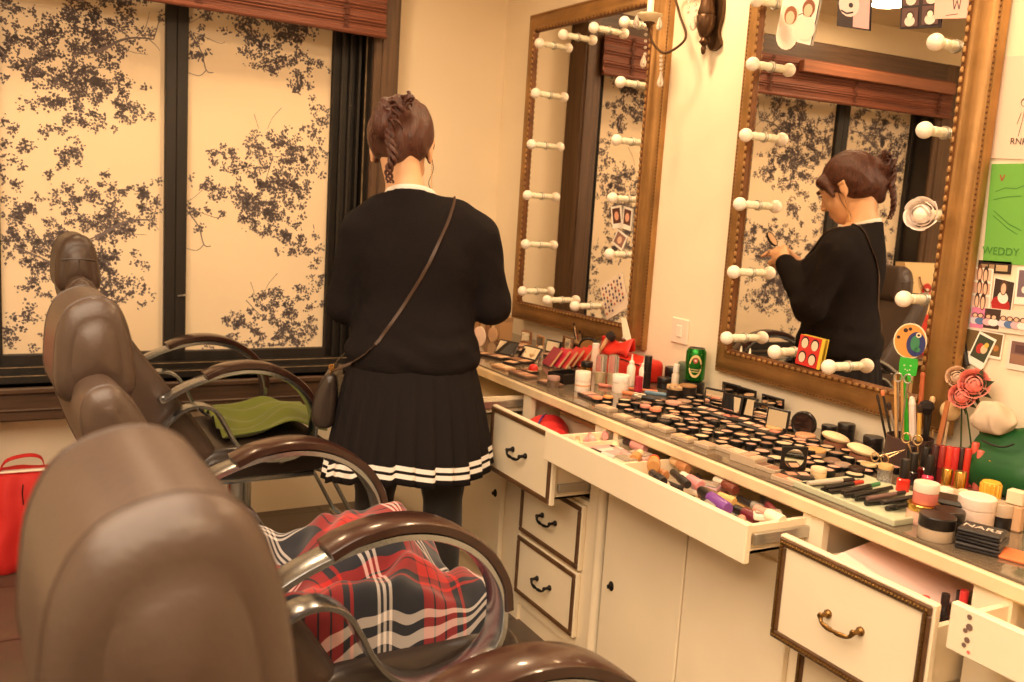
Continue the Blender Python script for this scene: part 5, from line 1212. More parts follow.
def stick(label, P, rz, L, r, c1, c2_, f=.5, cat='makeup stick', name='makeup_stick', grp=None, dz=0, tilt=0, c3=None):
    t = thing(name, label, cat, (P[0], P[1], ZC + r + dz), rz, grp); t.rotation_euler.y = tilt
    m = MB(); m.lathe([(r * .9, -L / 2), (r, -L / 2 + .002), (r, -L / 2 + L * f)], 12, axis='x'); m.build('barrel', c1, t)
    m = MB(); m.lathe([(r * .92, -L / 2 + L * f), (r * .92, L / 2 - .004), (r * (.7 if c3 is None else .3), L / 2)], 12, axis='x'); m.build('cap', c2_, t); return t
SIL = mat('silver_tube', srgb(206, 196, 180), .25, .8)
P = on(634, 396); stick('orange and white striped lip pencil lying before the white jar', P, -1.0, .075, .006, ORG, C(244, 226, 200)); occ(P, .03)
P = on(646, 401); stick('silver and black lipstick lying in the middle of the worktop', P, -1.05, .085, .009, SIL, BLK, .35); occ(P, .035)
P = on(640, 391); stick('long orange pencil lying behind the silver lipstick', P, -.75, .11, .0045, ORG, ORG)
P = on(608, 388); stick('pinkish flat tube lying between the white jars', P, -.9, .06, .006, C(220, 130, 110), C(180, 110, 96)); occ(P, .03)
# clear rectangular cases
def clear_case(label, P, rz, w, d, h, pans, dz=0):
    t = thing('clear_case', label, 'makeup case', (P[0], P[1], ZC + dz), rz, 'clear makeup cases along the front edge'); occ(P, max(w, d) * .5)
    MB().bbox(-d / 2, d / 2, -w / 2, w / 2, 0, h, .001).build('case', mat('cloudy_plastic', srgb(232, 206, 176), .15, trans=.35), t)
    m = MB(); n = len(pans)
    for k, c in enumerate(pans): m.bbox(-d * .38, d * .38, -w / 2 + w * (k + .12) / n, -w / 2 + w * (k + .88) / n, h, h + .0012, .0005, k)
    m.build('powder', [C(*c, rough=.6) for c in pans], t); return t
cz = [((606, 410), .06, .035, [(226, 186, 150), (214, 170, 140)], 'with two beige pans below the coral pot'), ((622, 419), .05, .034, [(232, 196, 160)], 'with one cream pan'), ((640, 425), .06, .036, [(214, 176, 140), (228, 180, 150)], 'with two sand pans'),
      ((662, 430), .065, .036, [(236, 196, 160), (226, 186, 150)], 'with two pale peach pans'), ((684, 440), .06, .036, [(232, 176, 124), (226, 170, 130)], 'with two orange pans'), ((706, 447), .05, .036, [(206, 160, 130)], 'with one tan pan'), ((672, 420), .05, .034, [(230, 196, 164)], 'set further back with one pale pan'),
      ((748, 463), .075, .042, [(216, 170, 140), (200, 150, 124), (226, 186, 156)], 'stacked, with three pans'), ((730, 452), .06, .038, [(222, 182, 150), (212, 170, 140)], 'with two rosy beige pans'), ((768, 470), .07, .036, [(150, 104, 80), (120, 84, 66)], 'dark-panned, by the small open compact'), ((786, 482), .06, .030, [(206, 140, 110), (196, 130, 100)], 'with two tan pans at the front edge')]
for (q, w_, d_2, pans, lab) in cz:
    P = on(*q); clear_case('clear rectangular makeup case ' + lab, (max(P[0], XF + .03), P[1]), .08, w_, d_2, .010 if 'stacked' not in lab else .020, pans)

# ------------------------------------------------------------------ pens on the paper tray
P = on(848, 492); t = thing('paper_tray', 'shallow pale green paper tray that holds the makeup pencils', 'tray', (-.385, -2.415, ZC), -.02); occ(P, .09); occ((-.35, -2.45), .09)
m = MB(); m.bbox(-.115, .115, -.135, .135, .0, .003, .001); m.bbox(-.118, -.112, -.138, .138, .0, .014, .002); m.bbox(-.118, .118, -.140, -.134, 0, .014, .002); m.build('tray_body', C(192, 192, 162, rough=.8), t)
pens = [((22, 18, 18), (30, 24, 24)), ((200, 186, 170), (40, 30, 30)), ((30, 24, 24), (60, 50, 48)), ((30, 24, 24), (210, 60, 40)), ((36, 28, 26), (36, 28, 26)), ((40, 32, 30), (70, 140, 90)), ((34, 26, 26), (150, 140, 130)), ((24, 20, 20), (24, 20, 20)), ((30, 26, 26), (190, 176, 160)), ((120, 90, 84), (30, 24, 24)), ((26, 22, 22), (26, 22, 22)), ((44, 36, 36), (30, 26, 26)), ((28, 24, 24), (90, 80, 76)), ((22, 18, 18), (22, 18, 18))]
rg = random.Random(4)
for k, (c1, c2_) in enumerate(pens):
    x = -.425 + .0035 * k + rg.uniform(-.008, .008); y = -2.318 - .0138 * k
    stick(['black', 'silver', 'dark', 'black', 'black', 'black', 'dark', 'black', 'black', 'brown', 'black', 'dark', 'black', 'black'][k] + ' makeup pencil on the green tray, ' + ['1st, nearest the tray front', '2nd', '3rd', '4th, red tipped', '5th', '6th, green tipped', '7th', '8th', '9th, pale ended', '10th', '11th', '12th', '13th', '14th, nearest the jars'][k] + (' from its front' if k else ''), (x, y), .05 + rg.uniform(-.16, .16), rg.uniform(.115, .145), .0052, C(*c1, rough=.3), C(*c2_, rough=.3), .72, 'pencil', 'makeup_pencil', 'makeup pencils on the green tray', .004 + .006 * (k % 2), c3=1)
# ------------------------------------------------------------------ right end of the worktop
bp = (-.105, -2.265, ZC); brush_cup('dark brown round pot crammed with brushes and scissors', bp, .052, .075, C(74, 50, 44, rough=.6), [])
def inpot(top_px, x, foot=(0, 0)):       # base inside the pot, top where the photo shows it
    T = at(*top_px, 0, x); return (bp[0] + foot[0], bp[1] + foot[1], ZC + .012), tuple(T)
a, b = inpot((895, 374), -.14, (-.01, .02)); brush('left bamboo stick in the dark pot', a, b, .0035, C(222, 172, 110), C(222, 172, 110), .01, .0034, 'bamboo sticks in the dark pot', 'bamboo_stick')
a, b = inpot((902, 379), -.13, (0, .01)); brush('right bamboo stick in the dark pot', a, b, .0035, C(216, 162, 100), C(216, 162, 100), .01, .0034, 'bamboo sticks in the dark pot', 'bamboo_stick')
a, b = inpot((877, 394), -.16, (-.02, .03)); brush('black slim brush leaning left out of the dark pot', a, b, .003, BLK, DK, .02, .004)
a, b = inpot((882, 390), -.12, (0, .03)); brush('black brush with an orange tip leaning left out of the dark pot', a, b, .003, BLK, ORG, .014, .005)
a, b = inpot((912, 396), -.10, (.01, -.01)); b2 = Vector(b); brush('thick white pen leaning out of the dark pot', a, b, .0085, C(246, 226, 216), C(250, 236, 226), .02, .007, None, 'pen')
a, b = inpot((923, 372), -.08, (.02, -.01)); brush('reddish brown stick leaning behind the white pen', a, b, .006, C(186, 96, 56), C(186, 96, 56), .01, .006, None, 'makeup_stick')
a, b = inpot((920, 404), -.13, (0, -.03)); brush('yellow handled brush at the right side of the dark pot', a, b, .005, C(224, 176, 84), DK, .02, .007)
a, b = inpot((927, 400), -.09, (.02, -.03)); brush('dark bushy powder brush at the right side of the dark pot', a, b, .005, BLK, C(34, 24, 22, rough=.9), .035, .018)
a, b = inpot((933, 396), -.06, (.03, -.02)); brush('tan tipped brush behind the bushy powder brush', a, b, .004, BLK, C(226, 190, 140), .02, .007)
a, b = inpot((888, 402), -.10, (.01, .02)); brush('grey brush at the back of the dark pot', a, b, .004, C(150, 130, 110), DK, .02, .006)
# round paper fan on a green handle
T = at(910, 341, 0, -.10); ha, hb_ = inpot((905, 366), -.105, (0, 0))
t = thing('paper_fan', 'round orange and blue hand-drawn fan on a green stick in the dark pot', 'fan', (0, 0, 0))
m = MB(); Tv = Vector(T); VD = (Vector(CAM) - Tv).normalized(); u_ = Vector((0, 0, 1)).cross(VD).normalized(); v_ = VD.cross(u_)
FN = (Vector((-1, -.45, 0))).normalized(); u_ = Vector((0, 0, 1)).cross(FN).normalized(); v_ = Vector((0, 0, 1))
def disc(mb, cu, cv, ru, rv, h, mi, n=22, th=.0006):
    A = [tuple(Tv + u_ * (cu + ru * math.cos(q)) + v_ * (cv + rv * math.sin(q)) + FN * h) for q in np.linspace(0, 2 * PI, n + 1)[:-1]]
    B = [tuple(Vector(q) - FN * th) for q in A]; mb.add(A + B, [tuple(range(n)), tuple(range(n, 2 * n))[::-1]] + [(i, n + i, n + (i + 1) % n, (i + 1) % n) for i in range(n)], mi)
disc(m, 0, 0, .037, .042, 0, 0, th=.003); disc(m, 0, 0, .034, .039, .0005, 1); disc(m, .014, -.006, .021, .029, .0011, 2); disc(m, .012, -.004, .010, .018, .0017, 3); disc(m, .018, -.018, .007, .006, .0017, 3); disc(m, .018, .016, .006, .006, .0023, 0); disc(m, .018, .016, .003, .003, .0029, 4); disc(m, -.012, .024, .005, .005, .0011, 4); disc(m, -.026, .006, .004, .004, .0011, 4); disc(m, -.002, .028, .004, .004, .0011, 4)
m.build('fan_disc', [C(240, 222, 190), C(226, 150, 70), C(44, 50, 110), C(60, 130, 90), C(50, 34, 34)], t, smooth=0)
GRN = C(48, 176, 44, rough=.5)
m = MB(); mid = Vector(hb_); m.tube([ha, tuple(mid - Vector((0, 0, .03))), tuple(mid + Vector((0, 0, .012)))], [1, 1, 1], 8, flat=(.016, .005), up=(0, 1, 0)); m.build('stick', GRN, t)
m = MB(); Tv = Vector(at(908, 369, 0, -.108)); A = [(-.019, .026), (.019, .026), (.021, .012), (.020, -.012), (.010, -.016), (.014, -.03), (.004, -.028), (0, -.014), (-.006, -.030), (-.015, -.024), (-.010, -.014), (-.018, -.010), (-.020, .012)]
vs = [tuple(Tv + u_ * a_ + v_ * b_ + FN * .004) for a_, b_ in A] + [tuple(Tv + u_ * a_ + v_ * b_) for a_, b_ in A]; n = len(A)
m.add(vs, [tuple(range(n)), tuple(range(n, 2 * n))[::-1]] + [(i, n + i, n + (i + 1) % n, (i + 1) % n) for i in range(n)])
m.build('cutout', GRN, t, smooth=0)
m = MB(); 
for cu, cv, r in ((-.008, .008, .0022), (.006, .009, .0022), (-.005, -.001, .0018), (0, -.003, .0018), (.005, -.001, .0018)): disc(m, cu, cv, r, r, .0048, 0, 8)
m.build('dots', [C(180, 214, 150)], t, smooth=0)
# scissors
def scissors(label, c, r, blade_to, col, rz=0):
    t = thing('scissors', label, 'scissors', (0, 0, 0), 0, 'small scissors at the dark pot'); c = Vector(c); B = Vector(blade_to)
    for s in (-1, 1):
        ctr = c + u_ * s * r * 1.25; m = MB(); m.tube([tuple(ctr + u_ * r * math.cos(q) + v_ * r * 1.15 * math.sin(q)) for q in np.linspace(0, 2 * PI, 17)[:-1]], r * .22, 6, closed=True)
        st_ = ctr + (B - ctr).normalized() * r * 1.1; m.tube([tuple(st_), tuple(st_ + (B - st_) * .4), tuple(B)], [r * .25, r * .22, r * .06], 6); m.build('blade', col, t)
    return t
SGD = mat('pale_gold_metal', srgb(224, 196, 150), .25, .9)
scissors('pale gold scissors with rings up beside the red nail polish', at(912, 439, 0, -.185), .0095, (bp[0] - .055, bp[1] - .08, ZC + .004), SGD)
scissors('silver scissors with one ring raised at the left of the fan handle', at(903, 378, 0, -.15), .0085, (bp[0] - .02, bp[1] + .01, ZC + .02), M_STEEL)
scissors('gold scissors lying before the dark pot at its left side', at(880, 458, 0, -.20), .0085, (bp[0] - .05, bp[1] - .03, ZC + .055), SGD)
# pink sponge tip brush in front
P = on(890, 462); bottle('small pink bottle in front of the dark pot', 889, 462, .010, .055, C(236, 170, 150), C(206, 150, 120))
# chopsticks and round puff, wooden comb
for k, (px, x_) in enumerate(((939, -.03), (946, -.028))):
    T = at(px, 371, 0, x_); brush(['left', 'right'][k] + ' one of two thin wooden sticks before the right frame of the near mirror', (T[0] - .012, T[1] + .012, ZC + .0), tuple(T), .0022, C(216, 166, 104), C(216, 166, 104), .01, .0022, 'two thin wooden sticks', 'wooden_stick')
t = thing('powder_puff', 'round cream fluffy puff on a stick beside the wooden spatula', 'powder puff', (0, 0, 0)); T = at(950, 411, 0, -.06)
m = MB(); m.ball(tuple(T), .024, 20, 14, 0, (.7, 1, 1)); m.build('puff', C(226, 190, 136, rough=.95), t); MB().tube([tuple(T), (T[0] - .005, T[1] + .003, ZC)], .003, 6).build('stick', BEI, t)
t0 = at(948, 401, 0, -.10); t1 = (t0[0] - .02, t0[1] + .002, ZC + .001); m = MB(); m.tube([t1, tuple(t0)], 1, 8, flat=(.012, .004), up=(0, 1, 0)); o = m.build('wooden_spatula', C(172, 104, 62)); tag(o, 'reddish wooden spatula standing in front of the round cream puff', 'spatula')
# black clip hanging on the frame
t0 = Vector(at(960, 352, 0, -.012)); m = MB(); m.M = Matrix.Translation(t0) @ Matrix.Rotation(-.30, 4, 'X'); m.bbox(-.006, .006, -.016, .016, -.035, .045, .002); m.bbox(-.004, .004, -.006, .010, -.055, -.03, .002)
o = m.build('black_comb', BLK); tag(o, 'black flat comb hung at the right edge of the near mirror', 'comb')
# nail polish, black caps
def polish(label, px, py, h, capc, bodyc, r=.011, grp=None, sq=False):
    return bottle(label, px, py, r, h, bodyc, capc, name='nail_polish', cat='nail polish', grp=grp, capf=.55, capr=.75)
polish('nail polish with black cap and bright red glass before the scissors', 902, 492, .072, BLK, C(214, 44, 30, rough=.15), .0135)
polish('nail polish with black cap and red glass, right of the bright red one', 922, 482, .080, BLK, C(120, 20, 24, rough=.15), .0125)
polish('black capped bottle behind the bright red nail polish', 908, 476, .070, BLK, C(50, 20, 20, rough=.2), .0125)
polish('black capped pink nail polish near the white jars', 926, 490, .078, BLK, C(214, 60, 96, rough=.15), .012)
for k, (px, py) in enumerate(((914, 470), (921, 473), (929, 478), (911, 484))):
    polish('small black nail polish bottle of the dark cluster, ' + ['back left', 'back middle', 'back right', 'front'][k] + ' one', px, py, .070, BLK, C(36, 24, 26, rough=.15), .0115, 'black nail polish bottles')
jar('clear glass jar between pencils tray and bright red nail polish', 884, 482, .016, .040, CLR, C(214, 180, 120), .25)
# lipsticks standing in a row
GL = 'lipsticks standing before the green pouch'
cols = [((64, 30, 30), (36, 22, 24)), ((150, 40, 36), (110, 28, 28)), ((214, 60, 44), (206, 52, 40)), ((196, 44, 44), (180, 40, 40)), ((60, 26, 26), (40, 24, 24)), ((206, 54, 40), (196, 48, 40)), ((226, 96, 76), (216, 84, 66)), ((206, 110, 92), (196, 100, 84))]
for k, (q, (c1, c2_)) in enumerate(zip(((931, 462), (938, 463), (945, 464), (951, 465), (957, 465), (963, 466), (970, 465), (976, 468)), cols)):
    P = on(q[0], q[1] + 22); t = thing('lipstick', ['black', 'dark red', 'vivid red', 'crimson', 'near-black', 'scarlet', 'coral, tallest', 'dusty pink'][k] + ' lipstick tube standing before the green pouch, ' + ['1st', '2nd', '3rd', '4th', '5th', '6th', '7th', '8th'][k] + ' from the left', 'lipstick', (P[0], P[1], ZC + .001), 0, GL); h = .088 + (.012 if k == 6 else 0)
    MB().lathe([(.0085, 0), (.0088, .002), (.0088, h * .45)], 14).build('tube', C(*c2_, rough=.3), t); MB().lathe([(.0082, h * .45), (.0082, h - .002), (.007, h)], 14).build('cap', C(*c1, rough=.25), t)
for k, (q, h, r) in enumerate((((944, 497), .062, .0115), ((957, 501), .064, .0125), ((990, 494), .076, .017))):
    bottle(['left small gold-capped bottle below the red lipsticks', 'right small gold-capped bottle below the red lipsticks', 'larger ribbed gold-capped bottle before the green pouch'][k], *q, r, h, C(236, 200, 170, rough=.2), GOLDM, grp='gold-capped bottles', capf=.5, capr=.95, pos=(at(*q, 2, ZC)[0], at(*q, 2, ZC)[1], ZC))
# white and beige bottles
bottle('white capped short bottle left of the two beige ones', 944, 507, .015, .040, C(240, 216, 190), C(246, 226, 204), capr=.95)
bottle('left beige topped bottle beside the clear box', 961, 510, .011, .042, C(230, 196, 150), C(236, 206, 166), grp='beige topped bottles', capr=.95)
bottle('right beige topped bottle beside the clear box', 972, 512, .012, .040, C(232, 200, 160), C(238, 210, 176), grp='beige topped bottles', capr=.95)
P = on(950, 519); t = thing('makeup_box', 'square black box with rounded edges behind the big white jar', 'box', (P[0], P[1] + .0, ZC), .5); occ(P, .045)
MB().bbox(-.032, .032, -.036, .036, 0, .030, .006).build('box_body', BLK, t); MB().bbox(-.032, .032, -.036, .036, .031, .043, .006).build('lid', BLK, t)
P = on(985, 492); t = thing('clear_box', 'frosted clear plastic box leaning behind the yellow bottle', 'box', (P[0] + .022, P[1] + .005, ZC + .003), .3); t.rotation_euler.y = 0
m = MB(); m.M = Matrix.Rotation(.35, 4, 'X'); m.bbox(-.012, .012, -.055, .055, .02, .062, .002); m.build('box_body', mat('frosted_plastic', srgb(226, 206, 190), .3, trans=.4), t)
# jars at the front
jar('white lidded pink jar stacked on a gold-rimmed glass jar', 0, 0, .0225, .040, C(216, 124, 110, rough=.2), C(240, 216, 196), .45, pos=(on(922, 522)[0], on(922, 522)[1], ZC + .0385))
jar('gold-rimmed glass jar with pink cream under the white-lidded pink jar', 922, 522, .030, .038, C(240, 188, 166, rough=.15), GOLDM, .35)
jar('squat clear jar with a black lid in front of the NARS compact', 935, 538, .031, .044, mat('cloudy_plastic', (0, 0, 0)), BLK, .5); 
for o in COL.objects:
    if o.get('label', '').startswith('squat clear jar'): o['label'] = 'squat clear jar with a black lid left of the stacked flat black compacts'
jar('low round black pot behind the squat clear jar', 947, 531, .027, .042, BLK, BLK, .4)
jar('big white jar with a flat white lid behind the stacked black compacts', 974, 525, .033, .058, C(240, 214, 196), C(248, 228, 212), .4)
jar('clear-lidded dark jar right of the big white jar', 1000, 528, .020, .050, BLK, mat('cloudy_plastic', (0, 0, 0)), .5)
t = bottle('yellow bottle with a ribbed cap behind the big white jar', 988, 508, .016, .056, C(236, 206, 160), C(236, 180, 60), capf=.72, capr=1.15)
m = MB()
for k in range(14): a = 2 * PI * k / 14; m.tube([(.0184 * math.cos(a), .0184 * math.sin(a), .018), (.0184 * math.cos(a), .0184 * math.sin(a), .050), (.014 * math.cos(a), .014 * math.sin(a), .055)], .0026, 5)
m.build('ribs', C(236, 180, 60), t)
# rectangular perfume bottle at right
P = on(1012, 530); t = thing('perfume_bottle', 'rectangular pale gold bottle at the right edge beside the clear-lidded jar', 'bottle', (P[0], P[1], ZC), .2); occ(P, .02)
MB().bbox(-.012, .012, -.016, .016, 0, .05, .003).build('bottle_body', C(214, 170, 130, rough=.15), t); MB().bbox(-.011, .011, -.015, .015, .051, .078, .002).build('cap', C(236, 214, 180), t)
bottle('tall pale aqua glass bottle at the right picture edge', 0, 0, .024, .17, mat('aqua_glass', srgb(190, 208, 176), .1, trans=.5), C(200, 212, 184), pos=(-.12, -2.60, ZC), capf=.3, capr=.5)
# stacked black compacts with lettering
P = on(975, 548)
for k, (dz, rz, dx) in enumerate(((0, .42, .0), (.0125, .30, .004), (.025, .38, .0))):
    w_, d_2 = (.072, .062) if k < 2 else (.070, .058)
    t = thing('powder_compact', ['lowest', 'middle', 'top'][k] + ' flat black compact of the stack at the front edge' + (', with white lettering' if k == 2 else ''), 'makeup', (P[0] + .006 + dx, P[1] - .005, ZC + dz), rz, 'stack of flat black compacts')
    MB().bbox(-d_2 / 2, d_2 / 2, -w_ / 2, w_ / 2, 0, .0055, .0022).build('base', BLK, t); l = MB().bbox(-d_2 / 2, d_2 / 2, -w_ / 2, w_ / 2, .0060, .0120, .0022).build('lid', C(46, 40, 40, rough=.5), t)
    if k == 2:
        vs, fs = text_mesh('NARS', .025, .0003); m = MB(); m.M = Matrix.Translation((0, 0, .0124)) @ Matrix.Rotation(-PI / 2, 4, 'Z'); m.add(vs, fs); m.build('lettering', C(226, 206, 190), l, smooth=0)
occ(P, .05)
P = on(1012, 556); m = MB(); m.bbox(-.03, .03, -.034, .034, 0, .006, .002); o = m.build('powder_pan', C(228, 122, 70, rough=.7), loc=(P[0] + .0, P[1] - .012, ZC)); o.rotation_euler.z = .35; tag(o, 'square orange powder pan at the front right corner', 'makeup'); occ(P, .04)
# green pouch with cloth, roses
t = thing('green_pouch', 'bulging dark green zipped pouch at the right end of the worktop', 'pouch', (0, 0, 0)); M_GRN = mat('green_vinyl', srgb(24, 86, 40), .45, var=.2, vscale=10)
V, Q = sdf_mesh([('ell', (-.066, -2.485, .825), (.058, .095, .054), None), ('ell', (-.060, -2.43, .818), (.048, .055, .044), None), ('ell', (-.066, -2.545, .83), (.055, .05, .055), None), ('ell', (-.056, -2.48, .875), (.040, .080, .048), None), ('ell', (-.052, -2.545, .905), (.034, .045, .045), None)], .006, .03, cut=lambda F, X, Y, Z: np.maximum(F, ZC - Z + 0 * F))
np_object('pouch_body', V, Q, M_GRN, t, noise=lambda v: np.stack([0 * v[:, 0], 0 * v[:, 0], .003 * np.sin(v[:, 1] * 60) * np.sin(v[:, 0] * 50)], 1))
m = MB(); zp = catmull([at(*q, 0, x) for q, x in (((982, 440), -.114), ((993, 445), -.122), ((1004, 447), -.124), ((1014, 444), -.118))], 5); m.tube([tuple(q) for q in zp], .0022, 6); m.build('zip', BLK, t)
c_ = at(993, 412, 0, -.085); V, Q = sdf_mesh([('ell', (c_[0], c_[1], c_[2]), (.026, .034, .026), None), ('ell', (c_[0], c_[1] - .012, c_[2] - .02), (.030, .042, .026), None), ('ell', (c_[0] - .0, c_[1] + .018, c_[2] - .02), (.028, .028, .018), None)], .005, .02)
o = np_object('white_cloth', V, Q, C(206, 184, 160, rough=.95), noise=lambda v: .0035 * np.sin(v * 150 + 2 * np.sin(v[:, [2, 0, 1]] * 70))[:, [1, 2, 0]]); tag(o, 'pale bunched cloth puffing out of the green pouch top', 'cloth')
M_RP = mat('coral_petals', srgb(246, 150, 134), .7, sheen=.2); M_RP2 = mat('cream_petals', srgb(238, 206, 176), .7)
for k, (q, x, r, mt, lab) in enumerate((((974, 384), -.060, .030, M_RP, 'larger coral artificial rose on top'), ((962, 396), -.075, .025, M_RP, 'smaller coral artificial rose lower left'), ((957, 377), -.045, .022, M_RP2, 'cream artificial flower at the left of the roses'))):
    t = thing('artificial_rose', lab + ', beside the green pouch', 'flower', (0, 0, 0), 0, 'artificial roses by the green pouch'); P = at(*q, 0, x)
    m = MB(); rose(m, tuple(P), r, (-.8, -.5, .35), 5, seed=k + 5); m.build('petals', mt, t, smooth=80)
    MB().tube([tuple(P), (P[0] + .01, P[1] - .012, P[2] - .04), (-.03, P[1] - .03, ZC + .002)], .002, 6).build('stem', C(60, 84, 40), t)
    m = MB(); rg = random.Random(k)
    for j in range(7):
        a = 2 * PI * j / 7; L = r * 1.5; c0 = Vector(P) + Vector((.01, 0, -.006)); d = Vector((.0, math.cos(a), math.sin(a))); n_ = Vector((-1, 0, 0)).cross(d)
        m.add([tuple(c0), tuple(c0 + d * L * .5 + n_ * L * .2 + Vector((-.004, 0, 0))), tuple(c0 + d * L), tuple(c0 + d * L * .5 - n_ * L * .2)], [(0, 1, 2, 3)])
    m.build('leaves', C(48, 66, 40, rough=.6), t, smooth=0)

# ------------------------------------------------------------------ left end of the worktop
def palette(label, px, py, w_, d_2, rz, lid_a, cols, lidcol=BLK, grp='open palettes at the far end', glass=True, pos=None):
    P = pos or on(px, py); t = thing('makeup_palette', label, 'makeup', (P[0], P[1], ZC), rz, grp); occ(P, max(w_, d_2) * .55)
    MB().bbox(-d_2 / 2, d_2 / 2, -w_ / 2, w_ / 2, 0, .009, .002).build('base', lidcol, t); m = MB(); n = len(cols)
    for k, c in enumerate(cols): m.bbox(-d_2 * .38, d_2 * .38, -w_ / 2 + w_ * (k + .12) / n, -w_ / 2 + w_ * (k + .88) / n, .009, .0104, .0005, k)
    m.build('powder', [C(*c, rough=.7) for c in cols], t)
    if lid_a is not None:
        l = MB(); l.M = Matrix.Translation((d_2 / 2, 0, .009)) @ Matrix.Rotation(lid_a, 4, 'Y'); l.bbox(-d_2, 0, -w_ / 2, w_ / 2, 0, .005, .0015); lo_ = l.build('lid', lidcol, t)
        if glass: g_ = MB(); g_.M = l.M.copy(); g_.box(-d_2 + .006, -.006, -w_ / 2 + .006, w_ / 2 - .006, -.0008, -.0002); g_.build('mirror', M_MIRROR, lo_, smooth=0)
    return t
E1 = [(206, 160, 120), (150, 104, 76)]; E2 = [(224, 184, 150), (196, 150, 120), (120, 84, 66)]
dk_ = C(44, 32, 28, rough=.35)
palette('open black palette standing like an easel at the front, left one', 497, 358, .10, .06, .3, 2.1, E2, dk_)
palette('open black palette standing like an easel, right one before the packets', 520, 362, .10, .055, .2, 2.2, E1, dk_)
palette('flat closed brown palette lying across the others', 512, 346, .12, .06, .6, None, E2, BRN)
palette('open black palette at the back beneath the far mirror', 525, 345, .09, .05, .2, 1.7, E2, dk_, pos=(-.17, -.72))
palette('brown lidded palette upright near the wall, left one', 540, 345, .07, .06, .1, 1.6, E1, C(120, 84, 56), pos=(-.10, -.70))
palette('brown lidded palette upright near the wall, right one', 552, 350, .06, .05, .1, 1.5, E1, C(96, 66, 46), pos=(-.11, -.80))
palette('small tan framed palette upright near the room corner', 520, 335, .05, .05, .1, 1.6, E1, C(180, 130, 84), pos=(-.16, -.60))
palette('narrow brown palette leaning back in the corner', 505, 330, .06, .05, .3, 1.6, E1, C(150, 104, 70), pos=(-.15, -.48))
palette('closed dark palette at the front by the woman', 480, 355, .08, .05, .5, None, E1, dk_)
palette('flat tan palette with pale pans at the very front edge', 498, 372, .09, .045, .1, None, [(236, 206, 170), (226, 190, 150)], C(206, 160, 120), pos=(-.47, -.93))
palette('wide flat brown palette further along the front edge', 0, 0, .11, .05, .05, None, [(180, 130, 100), (196, 150, 120), (150, 104, 84)], C(110, 80, 62), pos=(-.47, -1.07))
palette('thin black palette in the far row before the tan books', 0, 0, .11, .06, .9, None, E2, dk_, pos=(-.25, -.60))
palette('small square palette with a peach pan beside the red ball', 0, 0, .05, .045, .4, None, [(232, 180, 140)], dk_, pos=(-.40, -.86))
palette('dark slim palette left of the clear brown jar', 0, 0, .06, .04, .2, None, E1, BLK, pos=(-.42, -1.02))
palette('slim brown palette right of the small clear brown jar', 0, 0, .09, .045, .1, None, [(160, 112, 84), (190, 140, 110)], C(96, 70, 56), pos=(-.455, -1.22))
palette('dark palette with pinkish pans lying between the white jars', 0, 0, .09, .055, -.1, None, [(206, 140, 120), (196, 150, 130)], C(60, 44, 38), pos=(-.43, -1.42))
# round white hand mirror standing near the woman
t = thing('hand_mirror', 'small round white mirror standing on edge next to the woman', 'mirror', (on(480, 346)[0], on(480, 346)[1], ZC), .3)
m = MB(); b0 = MB(); b0.lathe([(.030, 0), (.034, .003), (.034, .008), (0, .009)], 26, axis='x'); m.add([(-x, y, z * 1.15 + .039) for x, y, z in b0.v], b0.f); m.build('rim', C(250, 226, 206), t)
t = thing('hand_mirror', 'small round beige mirror standing on edge right of the white one', 'mirror', (on(489, 342)[0] + .02, on(489, 342)[1], ZC), .2)
m = MB(); b0 = MB(); b0.lathe([(.026, 0), (.028, .003), (.028, .007), (0, .008)], 26, axis='x'); m.add([(-x, y, z * 1.1 + .031) for x, y, z in b0.v], b0.f); m.build('rim', C(214, 170, 130), t)
# row of books/boxes in the corner
for k, (w_, h, c) in enumerate(((.02, .10, (206, 170, 120)), (.03, .11, (176, 130, 84)), (.025, .10, (214, 176, 130)), (.035, .105, (150, 104, 68)), (.02, .11, (220, 186, 140)), (.03, .10, (190, 146, 100)))):
    y = -.10 - .05 * k; t = thing('cosmetic_box', ['sand', 'brown', 'cream', 'dark brown', 'pale', 'tan'][k] + ' upright box in the row by the room corner, ' + ['first', 'second', 'third', 'fourth', 'fifth', 'sixth'][k] + ' from the corner', 'box', (-.16, y, ZC), 0, 'upright boxes in the room corner')
    MB().bbox(-.03, .03, -w_ / 2, w_ / 2, 0, h, .002).build('box_body', C(*c, rough=.6), t); MB().bbox(-.031, .031, -w_ / 2 - .0006, w_ / 2 + .0006, h * .78, h + .0006, .002).build('lid', C(*[int(q * .85) for q in c], rough=.6), t)
P = at(475, 318, 2, ZC + .09); m = MB()
for k in range(6): m.box(-.03, .03, -.0015, .0015, .02 + k * .012, .026 + k * .012, 1)
m.box(-.03, .03, -.001, .001, .0, .095, 0); o = m.build('striped_card', [C(240, 180, 170), C(206, 70, 70)], loc=(-.38, -.44, ZC)); o.rotation_euler.z = 1.0; tag(o, "red and pink striped card standing beside the woman's elbow", 'card')
jar('small round glass powder jar before the fanned packets', 534, 362, .018, .03, CLR, C(206, 170, 120), .4)
bottle('small clear bottle at the left of the fanned packets', 540, 358, .012, .045, CLR, C(230, 206, 170))

